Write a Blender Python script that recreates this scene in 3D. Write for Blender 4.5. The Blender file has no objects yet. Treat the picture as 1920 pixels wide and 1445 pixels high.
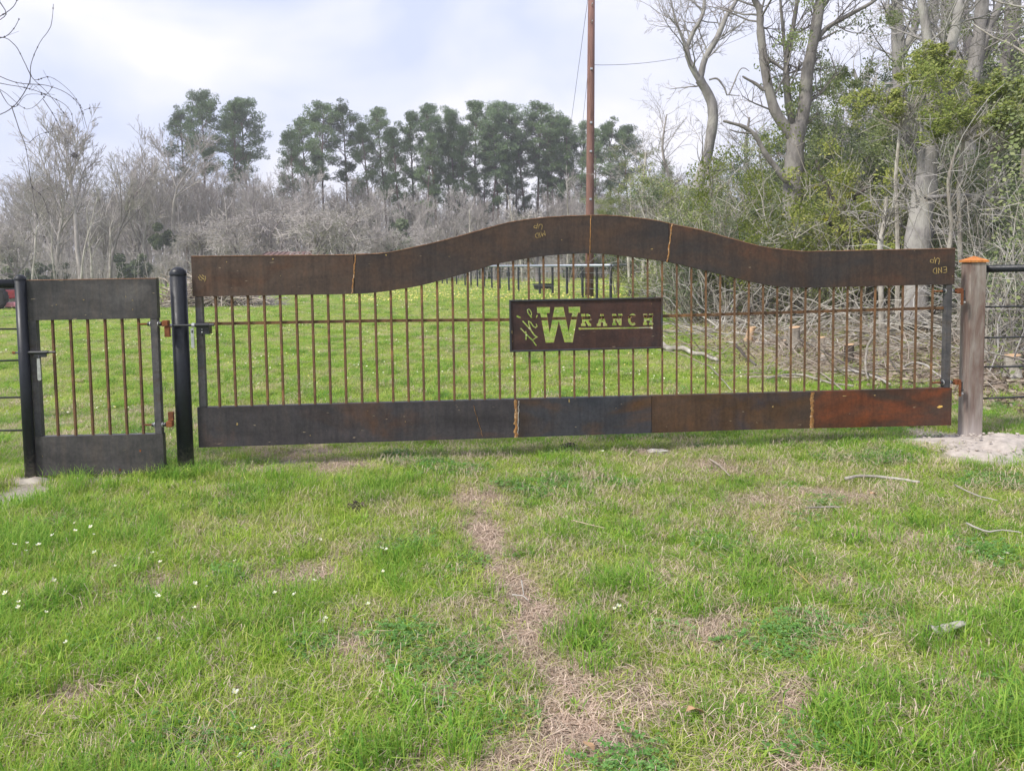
import bpy, bmesh, math, random
import numpy as np
from mathutils import Vector, Matrix, noise, geometry
random.seed(7); np.random.seed(7)
R = math.radians
scene = bpy.context.scene
# ---------------------------------------------------------------- camera
W0, H0, F0, PX0, PY0 = 1920.0, 1445.0, 1442.0, 960.0, 587.5
cam_d = bpy.data.cameras.new('camera')
cam = bpy.data.objects.new('camera', cam_d)
scene.collection.objects.link(cam)
cam_d.sensor_width = 36.0
cam_d.lens = 36.0 * F0 / W0
cam_d.shift_y = -(H0/2 - PY0) / W0
cam_d.clip_start = 0.05; cam_d.clip_end = 3000
cam.matrix_world = Matrix.Translation((0, 0, 1.5)) @ Matrix.Rotation(R(90-3.67), 4, 'X') @ Matrix.Rotation(R(-0.8), 4, 'Z')
scene.camera = cam
CM = cam.matrix_world.to_3x3()
CO = Vector((0, 0, 1.5))
# ---------------------------------------------------------------- world, sun, exposure
world = bpy.data.worlds.new('World'); scene.world = world
world.use_nodes = True
SUN_EL, SUN_AZ = 48.0, -125.0        # azimuth measured clockwise from +Y: light comes from the left, behind the camera
SUN_STRENGTH, SUN_ANGLE = 3.0, 9.0
EXPOSURE = 0.62
HAZE = 0.0013
def S(r, g, b):
    def c(v):
        v /= 255.0
        return v/12.92 if v <= .04045 else ((v+.055)/1.055)**2.4
    return (c(r), c(g), c(b), 1.0)
def build_world():
    nt = world.node_tree; nt.nodes.clear(); N = nt.nodes.new; L = nt.links.new
    out = N('ShaderNodeOutputWorld'); bg = N('ShaderNodeBackground'); bg.inputs['Strength'].default_value = 0.1
    sky = N('ShaderNodeTexSky'); sky.sky_type = 'NISHITA'; sky.sun_disc = False
    sky.sun_elevation = R(SUN_EL); sky.sun_rotation = R(SUN_AZ); sky.air_density = 1.0; sky.dust_density = 1.2
    tc = N('ShaderNodeTexCoord'); mp = N('ShaderNodeMapping'); mp.inputs['Scale'].default_value = (1.0, 1.0, 1.9)
    mp.inputs['Location'].default_value = (3.1, 1.7, 0.4)
    n1 = N('ShaderNodeTexNoise'); n1.inputs['Scale'].default_value = 2.6; n1.inputs['Detail'].default_value = 4; n1.inputs['Roughness'].default_value = .5
    n1.inputs['Distortion'].default_value = 0.4
    r1 = N('ShaderNodeValToRGB'); e = r1.color_ramp.elements
    e[0].position = .40; e[0].color = (5.1, 5.55, 7.4, 1); e[1].position = .63; e[1].color = (7.7, 7.5, 8.1, 1)
    m1 = r1.color_ramp.elements.new(.5); m1.color = (6.2, 6.4, 7.7, 1)
    mix = N('ShaderNodeMix'); mix.data_type = 'RGBA'; mix.inputs[0].default_value = 0.9
    L(tc.outputs['Generated'], mp.inputs[0]); L(mp.outputs[0], n1.inputs['Vector']); L(n1.outputs[0], r1.inputs[0])
    L(sky.outputs[0], mix.inputs[6]); L(r1.outputs[0], mix.inputs[7]); L(mix.outputs[2], bg.inputs[0]); L(bg.outputs[0], out.inputs[0])
build_world()
sun_d = bpy.data.lights.new('sun', 'SUN'); sun = bpy.data.objects.new('sun', sun_d); scene.collection.objects.link(sun)
sun_d.energy = SUN_STRENGTH; sun_d.angle = R(SUN_ANGLE); sun_d.color = (1.0, .955, .88)
sdir = Vector((math.sin(R(SUN_AZ))*math.cos(R(SUN_EL)), math.cos(R(SUN_AZ))*math.cos(R(SUN_EL)), math.sin(R(SUN_EL))))
sun.rotation_euler = sdir.to_track_quat('Z', 'Y').to_euler()
sun.location = sdir*50
scene.view_settings.view_transform = 'Standard'; scene.view_settings.look = 'None'
scene.view_settings.exposure = EXPOSURE; scene.view_settings.gamma = 1.0; scene.view_settings.use_curve_mapping = False
scene.cycles.max_bounces = 6; scene.cycles.volume_bounces = 0; scene.cycles.transparent_max_bounces = 8
# ---------------------------------------------------------------- placing helpers
def ray(px, py): return CM @ Vector(((px-PX0)/F0, -(py-PY0)/F0, -1.0))
def gnd(px, py, z=0.0):
    d = ray(px, py); return CO + d*((z-1.5)/d.z)
def atY(px, py, Y):
    d = ray(px, py); return CO + d*(Y/d.y)
def gh(x, y):                                   # terrain height
    r = math.hypot(x, y)
    a = .035*noise.noise(Vector((x*.45, y*.45, 3.3))) + .02*noise.noise(Vector((x*1.6, y*1.6, 9.3)))
    a *= min(1.0, max(0.15, (r-1.0)/6.0))
    if x > 4.5 and y > 7: a += .18*max(0, noise.noise(Vector((x*.22, y*.22, 1.3))))*min(1, (x-4.5)/4)
    return a
def fbm(x, y, s, z=0., o=3):
    v = 0; a = 1; t = 0
    for i in range(o):
        v += a*noise.noise(Vector((x*s, y*s, z+i*7.7))); t += a; s *= 2.1; a *= .5
    return v/t
def lerp(a, b, t): return a+(b-a)*t
def wood_edge(y):                               # x of the woodland edge at distance y
    pts = [(6.6, 5.2), (7.5, 4.75), (8.8, 4.3), (10.3, 3.4), (12, 3.15), (13.5, 2.95), (17, 3.6), (22, 4.2), (28, 4.6), (34, 5.0), (45, 9), (70, 20), (90, 30)]
    if y <= pts[0][0]: return pts[0][1]
    for (a, b), (c, d) in zip(pts, pts[1:]):
        if y <= c: return lerp(b, d, (y-a)/(c-a))
    return pts[-1][1]
# masks of the ground: soil (bare sandy), dry (dead thatch), litter (woodland floor)
def blobs(lst):
    out = []
    for px, py, rx, ry in lst:
        c = gnd(px, py); e1 = gnd(px+rx, py); e2 = gnd(px, py-ry); e3 = gnd(px, py+ry)
        out.append((c.x, (e2.y+e3.y)/2, abs(e1.x-c.x), abs(e2.y-e3.y)/2))
    return out
DRY = blobs([(905, 945, 60, 22), (915, 1010, 65, 45), (950, 1085, 55, 40), (985, 1150, 85, 60), (1040, 1235, 110, 60), (1130, 1310, 150, 70),
             (1020, 1400, 200, 60), (1210, 1330, 70, 50), (820, 1290, 60, 30), (540, 1420, 110, 34), (560, 860, 90, 26), (640, 880, 90, 18),
             (300, 1090, 110, 40), (130, 1300, 90, 35), (650, 1200, 45, 60), (1470, 1320, 90, 40), (1320, 1180, 90, 35), (1340, 880, 70, 22),
             (1410, 940, 90, 18), (1560, 930, 90, 14), (1590, 1100, 80, 22), (560, 1080, 110, 28), (1830, 1240, 70, 30), (1700, 1010, 80, 18),
             (1240, 850, 50, 10), (880, 1180, 50, 40), (1500, 1440, 120, 24), (120, 1150, 70, 30), (1280, 1160, 60, 24)])
PATH = blobs([(900, 940, 55, 26), (905, 985, 48, 34), (925, 1035, 50, 36), (950, 1085, 55, 40), (985, 1135, 60, 40), (1012, 1185, 75, 55), (1050, 1250, 85, 50), (1110, 1310, 110, 55), (1090, 1380, 150, 55), (1000, 1430, 170, 40), (1200, 1310, 50, 30), (850, 1290, 40, 22)])
SOIL = blobs([(1800, 835, 130, 32), (1860, 862, 120, 24), (1740, 818, 60, 18), (60, 925, 70, 22), (10, 948, 60, 20), (75, 905, 40, 12), (545, 868, 40, 9), (480, 885, 60, 9),
              (200, 903, 110, 9), (420, 915, 70, 9), (1240, 850, 26, 5), (340, 905, 60, 8)])
def inb(x, y, B):
    m = 0
    for cx, cy, rx, ry in B:
        dx = (x-cx)/rx; dy = (y-cy)/ry
        q = dx*dx+dy*dy
        if q < 4: m = max(m, 1.25-q*.8)
    return m
def masks(x, y):
    n = fbm(x, y, 2.6, 5.0); n2 = fbm(x, y, .8, 15.)
    dry = max(inb(x, y, DRY)*1.05 + n*1.3 - .34, inb(x, y, PATH)*1.35+n*1.15-.22) if y < 9 else 0
    dry = max(dry, (n*1.6+n2*1.3) - (.44 if y < 8 else .5))
    soil = inb(x, y, SOIL) + n*.9 - .22 if y < 9 else 0
    e = x - wood_edge(y) + fbm(x, y, .5, 22)*1.2
    lit = min(1, max(0, e*.9)) if y > 6.4 else 0
    if y > 100: lit = max(lit, min(1, (y-100)/6))
    return min(1, max(0, soil)), min(1, max(0, dry)), lit
# ---------------------------------------------------------------- materials
MATS = {}
def nodes(name):
    m = bpy.data.materials.new(name); m.use_nodes = True
    nt = m.node_tree; nt.nodes.clear()
    out = nt.nodes.new('ShaderNodeOutputMaterial'); b = nt.nodes.new('ShaderNodeBsdfPrincipled')
    nt.links.new(b.outputs[0], out.inputs[0])
    MATS[name] = m
    return m, nt, b, out
def noise_n(nt, scale, detail=4, rough=.55, vec=None, stretch=None, dist=0., coord='Object'):
    n = nt.nodes.new('ShaderNodeTexNoise'); n.inputs['Scale'].default_value = scale; n.inputs['Detail'].default_value = detail
    n.inputs['Roughness'].default_value = rough; n.inputs['Distortion'].default_value = dist
    if vec is None:
        tc = nt.nodes.new('ShaderNodeTexCoord'); vec = tc.outputs[coord]
        if coord == 'World':
            pass
    if stretch:
        mp = nt.nodes.new('ShaderNodeMapping'); mp.inputs['Scale'].default_value = stretch; nt.links.new(vec, mp.inputs[0]); vec = mp.outputs[0]
    nt.links.new(vec, n.inputs['Vector'])
    return n
def ramp(nt, src, stops):
    r = nt.nodes.new('ShaderNodeValToRGB'); e = r.color_ramp.elements
    e[0].position, e[0].color = stops[0]; e[1].position, e[1].color = stops[-1]
    for p, c in stops[1:-1]:
        k = e.new(p); k.color = c
    nt.links.new(src, r.inputs[0]); return r
def mixc(nt, fac, a, b, mode='MIX'):
    m = nt.nodes.new('ShaderNodeMix'); m.data_type = 'RGBA'; m.blend_type = mode
    for s, i in ((fac, 0), (a, 6), (b, 7)):
        if hasattr(s, 'links'): nt.links.new(s, m.inputs[i])
        else: m.inputs[i].default_value = s
    return m.outputs[2]
def bump(nt, b, src, strength=.3, dist=.01):
    k = nt.nodes.new('ShaderNodeBump'); k.inputs['Strength'].default_value = strength; k.inputs['Distance'].default_value = dist
    nt.links.new(src, k.inputs['Height']); nt.links.new(k.outputs[0], b.inputs['Normal'])
def c4(r, g, b): return (r, g, b, 1.0)
def mat_steel(name, c0, c1, c2, rough=.6, scale=2.2, seed=0., p=(.36, .52, .68), spec=.3):
    m, nt, b, o = nodes(name)
    tc = nt.nodes.new('ShaderNodeTexCoord'); mp = nt.nodes.new('ShaderNodeMapping'); mp.inputs['Location'].default_value = (seed, seed*.7, seed*1.3)
    nt.links.new(tc.outputs['Object'], mp.inputs[0]); v = mp.outputs[0]
    n = noise_n(nt, scale, 5, .6, v, (1, 1, 2.2), .6)
    r = ramp(nt, n.outputs[0], [(p[0], c0), (p[1], c1), (p[2], c2)])
    n2 = noise_n(nt, 4.5, 5, .55, v, (.6, 1, 1.8), .3)
    r2 = ramp(nt, n2.outputs[0], [(.3, c4(.80, .80, .82)), (.7, c4(1.2, 1.18, 1.15))])
    n3 = noise_n(nt, 55, 3, .7, v)
    r3 = ramp(nt, n3.outputs[0], [(.3, c4(.78, .78, .78)), (.7, c4(1.22, 1.2, 1.16))])
    c = mixc(nt, 1.0, mixc(nt, 1.0, r.outputs[0], r2.outputs[0], 'MULTIPLY'), r3.outputs[0], 'MULTIPLY')
    n5 = noise_n(nt, 5.0, 5, .7, v, (5.0, 1, .5)); r5 = ramp(nt, n5.outputs[0], [(.36, c4(.80, .80, .82)), (.5, c4(1, 1, 1)), (.68, c4(1.22, 1.12, 1.02))]); c = mixc(nt, 1., c, r5.outputs[0], 'MULTIPLY')
    # pale scratches and specks
    n4 = noise_n(nt, 26, 2, .5, v, (.5, 1, 1.6))
    r4 = ramp(nt, n4.outputs[0], [(.735, c4(0, 0, 0)), (.76, c4(.7, .7, .7))])
    c = mixc(nt, r4.outputs[0], c, c4(.30, .24, .16))
    nt.links.new(c, b.inputs['Base Color'])
    rr = ramp(nt, n2.outputs[0], [(.3, c4(*[rough-.20]*3)), (.7, c4(*[rough+.10]*3))])
    nt.links.new(rr.outputs[0], b.inputs['Roughness'])
    b.inputs['Specular IOR Level'].default_value = spec
    bump(nt, b, n3.outputs[0], .15, .002)
    return m
BR = c4(.064, .045, .037); BRL = c4(.078, .054, .043); GR = c4(.040, .034, .034); BLU = c4(.040, .045, .058); ORG = c4(.17, .062, .020); RED = c4(.20, .050, .016); SLT = c4(.068, .064, .066)
mat_steel('steel_top_left', BR, BRL, c4(.082, .045, .030), seed=1.)
mat_steel('steel_top_mid', GR, c4(.056, .038, .031), c4(.07, .042, .028), seed=5., scale=1.5)
mat_steel('steel_top_right', GR, c4(.056, .036, .028), c4(.085, .040, .025), seed=9., scale=1.5)
mat_steel('steel_bottom_left', c4(.072, .043, .032), c4(.050, .046, .052), c4(.040, .036, .040), seed=13., scale=1.1)
mat_steel('steel_bottom_mid', BLU, c4(.042, .042, .05), c4(.085, .045, .02), seed=19., scale=.9)
mat_steel('steel_bottom_brown', BR, c4(.075, .043, .024), c4(.05, .042, .05), seed=29., scale=1.2)
mat_steel('steel_bottom_right', c4(.056, .036, .028), c4(.080, .036, .022), c4(.15, .045, .018), seed=31., scale=1.6, p=(.40, .52, .66))
mat_steel('steel_grey', c4(.052, .050, .052), SLT, c4(.088, .084, .086), seed=37., scale=2.4, rough=.5)
mat_steel('steel_sign', c4(.042, .024, .023), c4(.060, .031, .026), c4(.040, .031, .034), seed=41., scale=2.0)
mat_steel('steel_bar', c4(.15, .082, .040), c4(.105, .060, .034), c4(.21, .115, .052), seed=43., scale=4., rough=.75)
mat_steel('steel_stile', c4(.055, .055, .062), c4(.085, .082, .088), c4(.065, .05, .042), seed=47., scale=3.)
mat_steel('rust_orange', c4(.22, .085, .035), c4(.16, .058, .024), c4(.11, .042, .02), seed=53., scale=9., rough=.85)
mat_steel('rust_cap', c4(.48, .20, .06), c4(.42, .16, .045), c4(.34, .12, .035), seed=57., scale=9., rough=.85)
mat_steel('rust_edge', c4(.28, .17, .12), c4(.22, .12, .075), c4(.30, .2, .15), seed=59., scale=14., rough=.85)
mat_steel('weld', c4(.42, .26, .11), c4(.28, .13, .04), c4(.5, .36, .22), seed=61., scale=12., rough=.9)
def mat_plain(name, col, rough=.5, metal=0., var=.25, scale=8., spec=.5, b_=.1, stretch=None):
    m, nt, b, o = nodes(name)
    n = noise_n(nt, scale, 5, .6, stretch=stretch)
    r = ramp(nt, n.outputs[0], [(.3, c4(*[c*(1-var) for c in col[:3]])), (.7, c4(*[c*(1+var) for c in col[:3]]))])
    nt.links.new(r.outputs[0], b.inputs['Base Color'])
    b.inputs['Roughness'].default_value = rough; b.inputs['Metallic'].default_value = metal; b.inputs['Specular IOR Level'].default_value = spec
    if b_: bump(nt, b, n.outputs[0], b_, .005)
    return m
mat_plain('black_paint', (.008, .010, .015), .42, spec=.4, scale=26, var=.3, b_=.2)
mat_plain('black_steel', (.022, .023, .028), .45, scale=20)
def mat_post_paint():
    m = MATS['black_paint']; nt = m.node_tree; b = next(n for n in nt.nodes if n.type == 'BSDF_PRINCIPLED'); old = b.inputs['Base Color'].links[0].from_socket
    tc = nt.nodes.new('ShaderNodeTexCoord'); sx = nt.nodes.new('ShaderNodeSeparateXYZ'); nt.links.new(tc.outputs['Object'], sx.inputs[0])
    n = noise_n(nt, 38, 5, .7); ad = nt.nodes.new('ShaderNodeMath'); ad.operation = 'MULTIPLY_ADD'; nt.links.new(n.outputs[0], ad.inputs[0]); ad.inputs[1].default_value = .55; nt.links.new(sx.outputs[2], ad.inputs[2])
    r = ramp(nt, ad.outputs[0], [(.26, c4(.75, .75, .75)), (.48, c4(0, 0, 0))]); c = mixc(nt, r.outputs[0], old, c4(.16, .14, .12))
    n2 = noise_n(nt, 9, 5, .75, stretch=(2, 2, .4)); r2 = ramp(nt, n2.outputs[0], [(.58, c4(0, 0, 0)), (.75, c4(.18, .18, .18))]); c = mixc(nt, r2.outputs[0], c, c4(.15, .15, .16)); nt.links.new(c, b.inputs['Base Color'])
    rr = ramp(nt, n2.outputs[0], [(.35, c4(.34, .34, .34)), (.65, c4(.55, .55, .55))]); nt.links.new(rr.outputs[0], b.inputs['Roughness'])
mat_post_paint()
mat_plain('zinc', (.5, .5, .52), .35, .6, scale=30)
mat_plain('soapstone', (.36, .26, .10), .9, scale=60, var=.55)
mat_plain('yellow_paint', (.75, .48, .12), .8, scale=40, var=.3)
mat_plain('white_paint', (.75, .77, .8), .5)
mat_plain('tractor_red', (.42, .05, .06), .45)
mat_plain('tractor_pink', (.55, .22, .26), .5)
mat_plain('rubber', (.02, .02, .021), .85)
mat_plain('concrete', (.40, .36, .31), .95, scale=14, var=.25, b_=.6)
mat_plain('black_plastic', (.02, .022, .026), .45)
mat_plain('shed_roof', (.16, .09, .075), .6, scale=2)
mat_plain('shed_wall', (.13, .11, .10), .8, scale=2)
mat_plain('pole_wood', (.19, .095, .075), .85, scale=5, var=.4, stretch=(4, 4, .3), b_=.4)
mat_plain('wire', (.25, .26, .28), .5, .3)
mat_plain('highlit_rail', (.27, .30, .35), .35, .2)  # white-grey highlight of the far pipe rails, put into the base colour
mat_plain('cut_wood', (.50, .33, .19), .9, scale=14)
mat_plain('dead_leaf', (.42, .26, .14), .8, scale=20)
mat_plain('dark_clump', (.03, .022, .018), .95, scale=30)
mat_plain('bone_white', (.36, .335, .30), .8, scale=20)
def mat_bark(name, col, var=.35, lich=(.33, .34, .30), scale=6):
    m, nt, b, o = nodes(name)
    n = noise_n(nt, scale, 6, .7, stretch=(1, 1, .35))
    r = ramp(nt, n.outputs[0], [(.32, c4(*[c*(1-var) for c in col])), (.68, c4(*[c*(1+var) for c in col]))])
    n2 = noise_n(nt, scale*.35, 3, .5)
    r2 = ramp(nt, n2.outputs[0], [(.48, c4(0, 0, 0)), (.6, c4(.8, .8, .8))])
    oi = nt.nodes.new('ShaderNodeObjectInfo')
    rr = ramp(nt, oi.outputs['Random'], [(0, c4(.8, .78, .76)), (1, c4(1.2, 1.2, 1.2))])
    c = mixc(nt, r2.outputs[0], r.outputs[0], c4(*lich))
    nt.links.new(mixc(nt, 1., c, rr.outputs[0], 'MULTIPLY'), b.inputs['Base Color'])
    b.inputs['Roughness'].default_value = .95; b.inputs['Specular IOR Level'].default_value = .1
    bump(nt, b, n.outputs[0], .9, .06)
    return m
mat_bark('bark_grey', (.27, .255, .245), lich=(.36, .35, .32))
mat_bark('bark_dark', (.10, .085, .075), lich=(.16, .15, .13))
mat_bark('bark_pine', (.13, .095, .08), lich=(.18, .13, .11))
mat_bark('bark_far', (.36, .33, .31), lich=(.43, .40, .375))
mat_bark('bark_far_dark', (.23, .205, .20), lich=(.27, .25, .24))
mat_bark('bark_pale', (.31, .285, .245), lich=(.5, .48, .43))
mat_bark('bark_stick', (.34, .29, .24), lich=(.42, .38, .33))
mat_bark('vine_bark', (.17, .16, .18), lich=(.24, .23, .25), var=.3)
def mat_leaf(name, c0, c1, c2, trans=.35, rough=.6, objvar=.25):
    m, nt, b, o = nodes(name)
    g = nt.nodes.new('ShaderNodeNewGeometry')
    r = ramp(nt, g.outputs['Random Per Island'], [(0, c0), (.5, c1), (1, c2)])
    oi = nt.nodes.new('ShaderNodeObjectInfo')
    rr = ramp(nt, oi.outputs['Random'], [(0, c4(1-objvar, 1-objvar*.8, 1-objvar)), (1, c4(1+objvar, 1+objvar*.8, 1+objvar))])
    c = mixc(nt, 1., r.outputs[0], rr.outputs[0], 'MULTIPLY')
    nt.links.new(c, b.inputs['Base Color']); b.inputs['Roughness'].default_value = rough; b.inputs['Specular IOR Level'].default_value = .25
    t = nt.nodes.new('ShaderNodeBsdfTranslucent'); nt.links.new(c, t.inputs[0])
    ms = nt.nodes.new('ShaderNodeMixShader'); ms.inputs[0].default_value = trans
    nt.links.new(b.outputs[0], ms.inputs[1]); nt.links.new(t.outputs[0], ms.inputs[2]); nt.links.new(ms.outputs[0], o.inputs[0])
    return m
mat_leaf('grass_green', c4(.21, .38, .035), c4(.36, .53, .06), c4(.54, .60, .15), .44)
mat_leaf('grass_lush', c4(.12, .28, .035), c4(.22, .41, .05), c4(.36, .50, .09), .42)
mat_leaf('grass_yellow', c4(.34, .42, .08), c4(.50, .53, .16), c4(.64, .60, .30), .42)
mat_leaf('straw', c4(.34, .25, .18), c4(.50, .39, .29), c4(.66, .55, .43), .2)
mat_leaf('needles', c4(.08, .135, .055), c4(.115, .18, .07), c4(.18, .24, .10), .2, objvar=.2)
mat_leaf('needles_light', c4(.075, .13, .06), c4(.11, .175, .075), c4(.17, .23, .11), .2, objvar=.2)
mat_leaf('leaf_dark', c4(.08, .115, .055), c4(.13, .17, .085), c4(.22, .26, .14), .35)
mat_leaf('leaf_mid', c4(.17, .22, .085), c4(.27, .32, .12), c4(.42, .44, .22), .4)
mat_leaf('leaf_bright', c4(.20, .26, .05), c4(.32, .37, .08), c4(.48, .48, .16), .42)
mat_leaf('leaf_grey', c4(.17, .21, .13), c4(.27, .32, .20), c4(.40, .43, .31), .35)
mat_leaf('litter', c4(.15, .11, .08), c4(.27, .21, .16), c4(.40, .33, .26), .1)
mat_leaf('petal_white', c4(.75, .78, .6), c4(.85, .85, .72), c4(.85, .82, .5), .3)
mat_leaf('petal_yellow', c4(.75, .62, .05), c4(.8, .72, .15), c4(.8, .78, .4), .3)
mat_leaf('yellow_leaf', c4(.45, .40, .03), c4(.6, .55, .05), c4(.4, .45, .05), .4)
def mat_ground():
    m, nt, b, o = nodes('ground_soil')
    at = nt.nodes.new('ShaderNodeAttribute'); at.attribute_name = 'mask'
    sp = nt.nodes.new('ShaderNodeSeparateColor'); nt.links.new(at.outputs['Color'], sp.inputs[0])
    n1 = noise_n(nt, 38, 6, .75); n2 = noise_n(nt, 1.1, 5, .6); n3 = noise_n(nt, 130, 4, .7, stretch=(1, .35, 1)); n4 = noise_n(nt, .11, 4, .5)
    thatch = ramp(nt, n1.outputs[0], [(.3, c4(.14, .14, .06)), (.5, c4(.26, .26, .11)), (.7, c4(.38, .36, .20))])
    green = ramp(nt, n1.outputs[0], [(.3, c4(.11, .18, .03)), (.55, c4(.24, .34, .065)), (.75, c4(.40, .44, .14))])
    gf = ramp(nt, n2.outputs[0], [(.35, c4(.3, .3, .3)), (.6, c4(.85, .85, .85))])
    c = mixc(nt, gf.outputs[0], thatch.outputs[0], green.outputs[0])
    hf = ramp(nt, n4.outputs[0], [(.4, c4(.92, .95, .9)), (.62, c4(1.15, 1.08, 1.1))])
    c = mixc(nt, 1., c, hf.outputs[0], 'MULTIPLY')
    dry = ramp(nt, n3.outputs[0], [(.3, c4(.20, .145, .115)), (.5, c4(.33, .25, .20)), (.72, c4(.47, .385, .315))])
    c = mixc(nt, sp.outputs[1], c, dry.outputs[0])
    soil = ramp(nt, n1.outputs[0], [(.25, c4(.30, .255, .225)), (.5, c4(.40, .35, .31)), (.75, c4(.50, .45, .40))])
    c = mixc(nt, sp.outputs[0], c, soil.outputs[0])
    lit = ramp(nt, n1.outputs[0], [(.3, c4(.07, .055, .038)), (.5, c4(.15, .12, .085)), (.7, c4(.24, .20, .15))])
    c = mixc(nt, sp.outputs[2], c, lit.outputs[0])
    nt.links.new(c, b.inputs['Base Color']); b.inputs['Roughness'].default_value = .97; b.inputs['Specular IOR Level'].default_value = .1
    bump(nt, b, n1.outputs[0], .8, .03)
mat_ground()
def mat_post():
    m, nt, b, o = nodes('gate_post_wood')
    n = noise_n(nt, 3.2, 6, .65, stretch=(3.5, 3.5, .55), dist=.5)
    r = ramp(nt, n.outputs[0], [(.32, c4(.11, .065, .052)), (.45, c4(.18, .125, .105)), (.56, c4(.25, .21, .185)), (.70, c4(.36, .32, .29))])
    n2 = noise_n(nt, 60, 4, .7, stretch=(2, 2, .12))
    r2 = ramp(nt, n2.outputs[0], [(.3, c4(.8, .8, .8)), (.7, c4(1.15, 1.15, 1.15))])
    c = mixc(nt, 1., r.outputs[0], r2.outputs[0], 'MULTIPLY')
    # dried concrete dust splashed on the lowest part of the post
    tc = nt.nodes.new('ShaderNodeTexCoord'); sx = nt.nodes.new('ShaderNodeSeparateXYZ'); nt.links.new(tc.outputs['Object'], sx.inputs[0])
    ad = nt.nodes.new('ShaderNodeMath'); ad.operation = 'MULTIPLY_ADD'; nt.links.new(n.outputs[0], ad.inputs[0]); ad.inputs[1].default_value = .9; nt.links.new(sx.outputs[2], ad.inputs[2])
    r3 = ramp(nt, ad.outputs[0], [(.42, c4(.8, .8, .8)), (.68, c4(0, 0, 0))])
    c = mixc(nt, r3.outputs[0], c, c4(.47, .43, .40))
    nt.links.new(c, b.inputs['Base Color']); b.inputs['Roughness'].default_value = .85
    bump(nt, b, n2.outputs[0], .3, .004)
mat_post()
# ---------------------------------------------------------------- mesh builder
class MB:
    def __init__(s): s.v = []; s.f = []
    def tube(s, pts, rs, sides=6, cap=True):
        n = len(pts); base = len(s.v); up = Vector((.31, .17, .93)); ref = None
        cs = [(math.cos(2*math.pi*k/sides), math.sin(2*math.pi*k/sides)) for k in range(sides)]
        for i in range(n):
            t = (pts[min(i+1, n-1)]-pts[max(i-1, 0)])
            if t.length < 1e-9: t = Vector((0, 0, 1))
            t = t.normalized()
            if ref is None: ref = t.cross(up if abs(t.dot(up)) < .95 else Vector((1, 0, 0))).normalized()
            a = (ref - t*ref.dot(t))
            a = a.normalized() if a.length > 1e-6 else t.orthogonal().normalized()
            ref = a; b = t.cross(a); r = rs[i] if hasattr(rs, '__len__') else rs; p = pts[i]
            for c, d in cs: s.v.append((p.x+(a.x*c+b.x*d)*r, p.y+(a.y*c+b.y*d)*r, p.z+(a.z*c+b.z*d)*r))
        for i in range(n-1):
            o = base+i*sides
            for k in range(sides):
                k2 = (k+1) % sides
                s.f.append((o+k, o+k2, o+sides+k2, o+sides+k))
        if cap:
            s.f.append(tuple(base+k for k in range(sides-1, -1, -1))); s.f.append(tuple(base+(n-1)*sides+k for k in range(sides)))
        return s
    def box(s, x0, x1, y0, y1, z0, z1):
        b = len(s.v)
        s.v += [(x0, y0, z0), (x1, y0, z0), (x1, y1, z0), (x0, y1, z0), (x0, y0, z1), (x1, y0, z1), (x1, y1, z1), (x0, y1, z1)]
        s.f += [(b, b+3, b+2, b+1), (b+4, b+5, b+6, b+7), (b, b+1, b+5, b+4), (b+1, b+2, b+6, b+5), (b+2, b+3, b+7, b+6), (b+3, b, b+4, b+7)]
        return s
    def beam(s, pts, w, d):                      # quads strip: rectangular section, pts in XZ plane
        return s
    def prism(s, poly, y0, y1):                  # poly in (x, z)
        b = len(s.v); n = len(poly)
        s.v += [(x, y0, z) for x, z in poly] + [(x, y1, z) for x, z in poly]
        s.f += [tuple(b+i for i in range(n)), tuple(b+n+i for i in range(n-1, -1, -1))]
        for i in range(n):
            j = (i+1) % n; s.f.append((b+j, b+i, b+n+i, b+n+j))
        return s
    def strip(s, top, bot, y0, y1):              # band between two polylines of equal length
        b = len(s.v); n = len(top)
        for y in (y0, y1):
            s.v += [(x, y, z) for x, z in top] + [(x, y, z) for x, z in bot]
        for i in range(n-1):
            s.f.append((b+n+i, b+n+i+1, b+i+1, b+i)); s.f.append((b+2*n+i, b+2*n+i+1, b+3*n+i+1, b+3*n+i))
            s.f.append((b+i, b+i+1, b+2*n+i+1, b+2*n+i)); s.f.append((b+n+i+1, b+n+i, b+3*n+i, b+3*n+i+1))
        s.f.append((b, b+2*n, b+3*n, b+n)); s.f.append((b+n-1, b+2*n-1, b+4*n-1, b+3*n-1))
        return s
    def blob(s, c, r, seed=0, n=8, m=5, rough=.3, sc=3.):
        b = len(s.v)
        for j in range(m+1):
            th = math.pi*j/m
            for i in range(n):
                ph = 2*math.pi*i/n; d = Vector((math.sin(th)*math.cos(ph), math.sin(th)*math.sin(ph), math.cos(th)))
                k = 1+rough*noise.noise(d*sc+Vector((seed, 0, 0)))
                s.v.append((c[0]+d.x*r[0]*k, c[1]+d.y*r[1]*k, c[2]+d.z*r[2]*k))
        for j in range(m):
            for i in range(n):
                i2 = (i+1) % n; s.f.append((b+j*n+i, b+(j+1)*n+i, b+(j+1)*n+i2, b+j*n+i2))
        return s
    def mesh(s, name, mat, smooth=False):
        me = bpy.data.meshes.new(name)
        me.from_pydata(s.v, [], s.f)
        me.materials.append(MATS[mat])
        if smooth: me.polygons.foreach_set('use_smooth', [True]*len(me.polygons))
        me.update(); return me
    def build(s, name, mat, parent=None, smooth=False, fix=False, loc=None):
        me = s.mesh(name, mat, smooth)
        if fix:
            bm = bmesh.new(); bm.from_mesh(me); bmesh.ops.remove_doubles(bm, verts=bm.verts, dist=1e-5); bmesh.ops.recalc_face_normals(bm, faces=bm.faces); bm.to_mesh(me); bm.free()
        return link(name, me, parent, loc)
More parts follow.
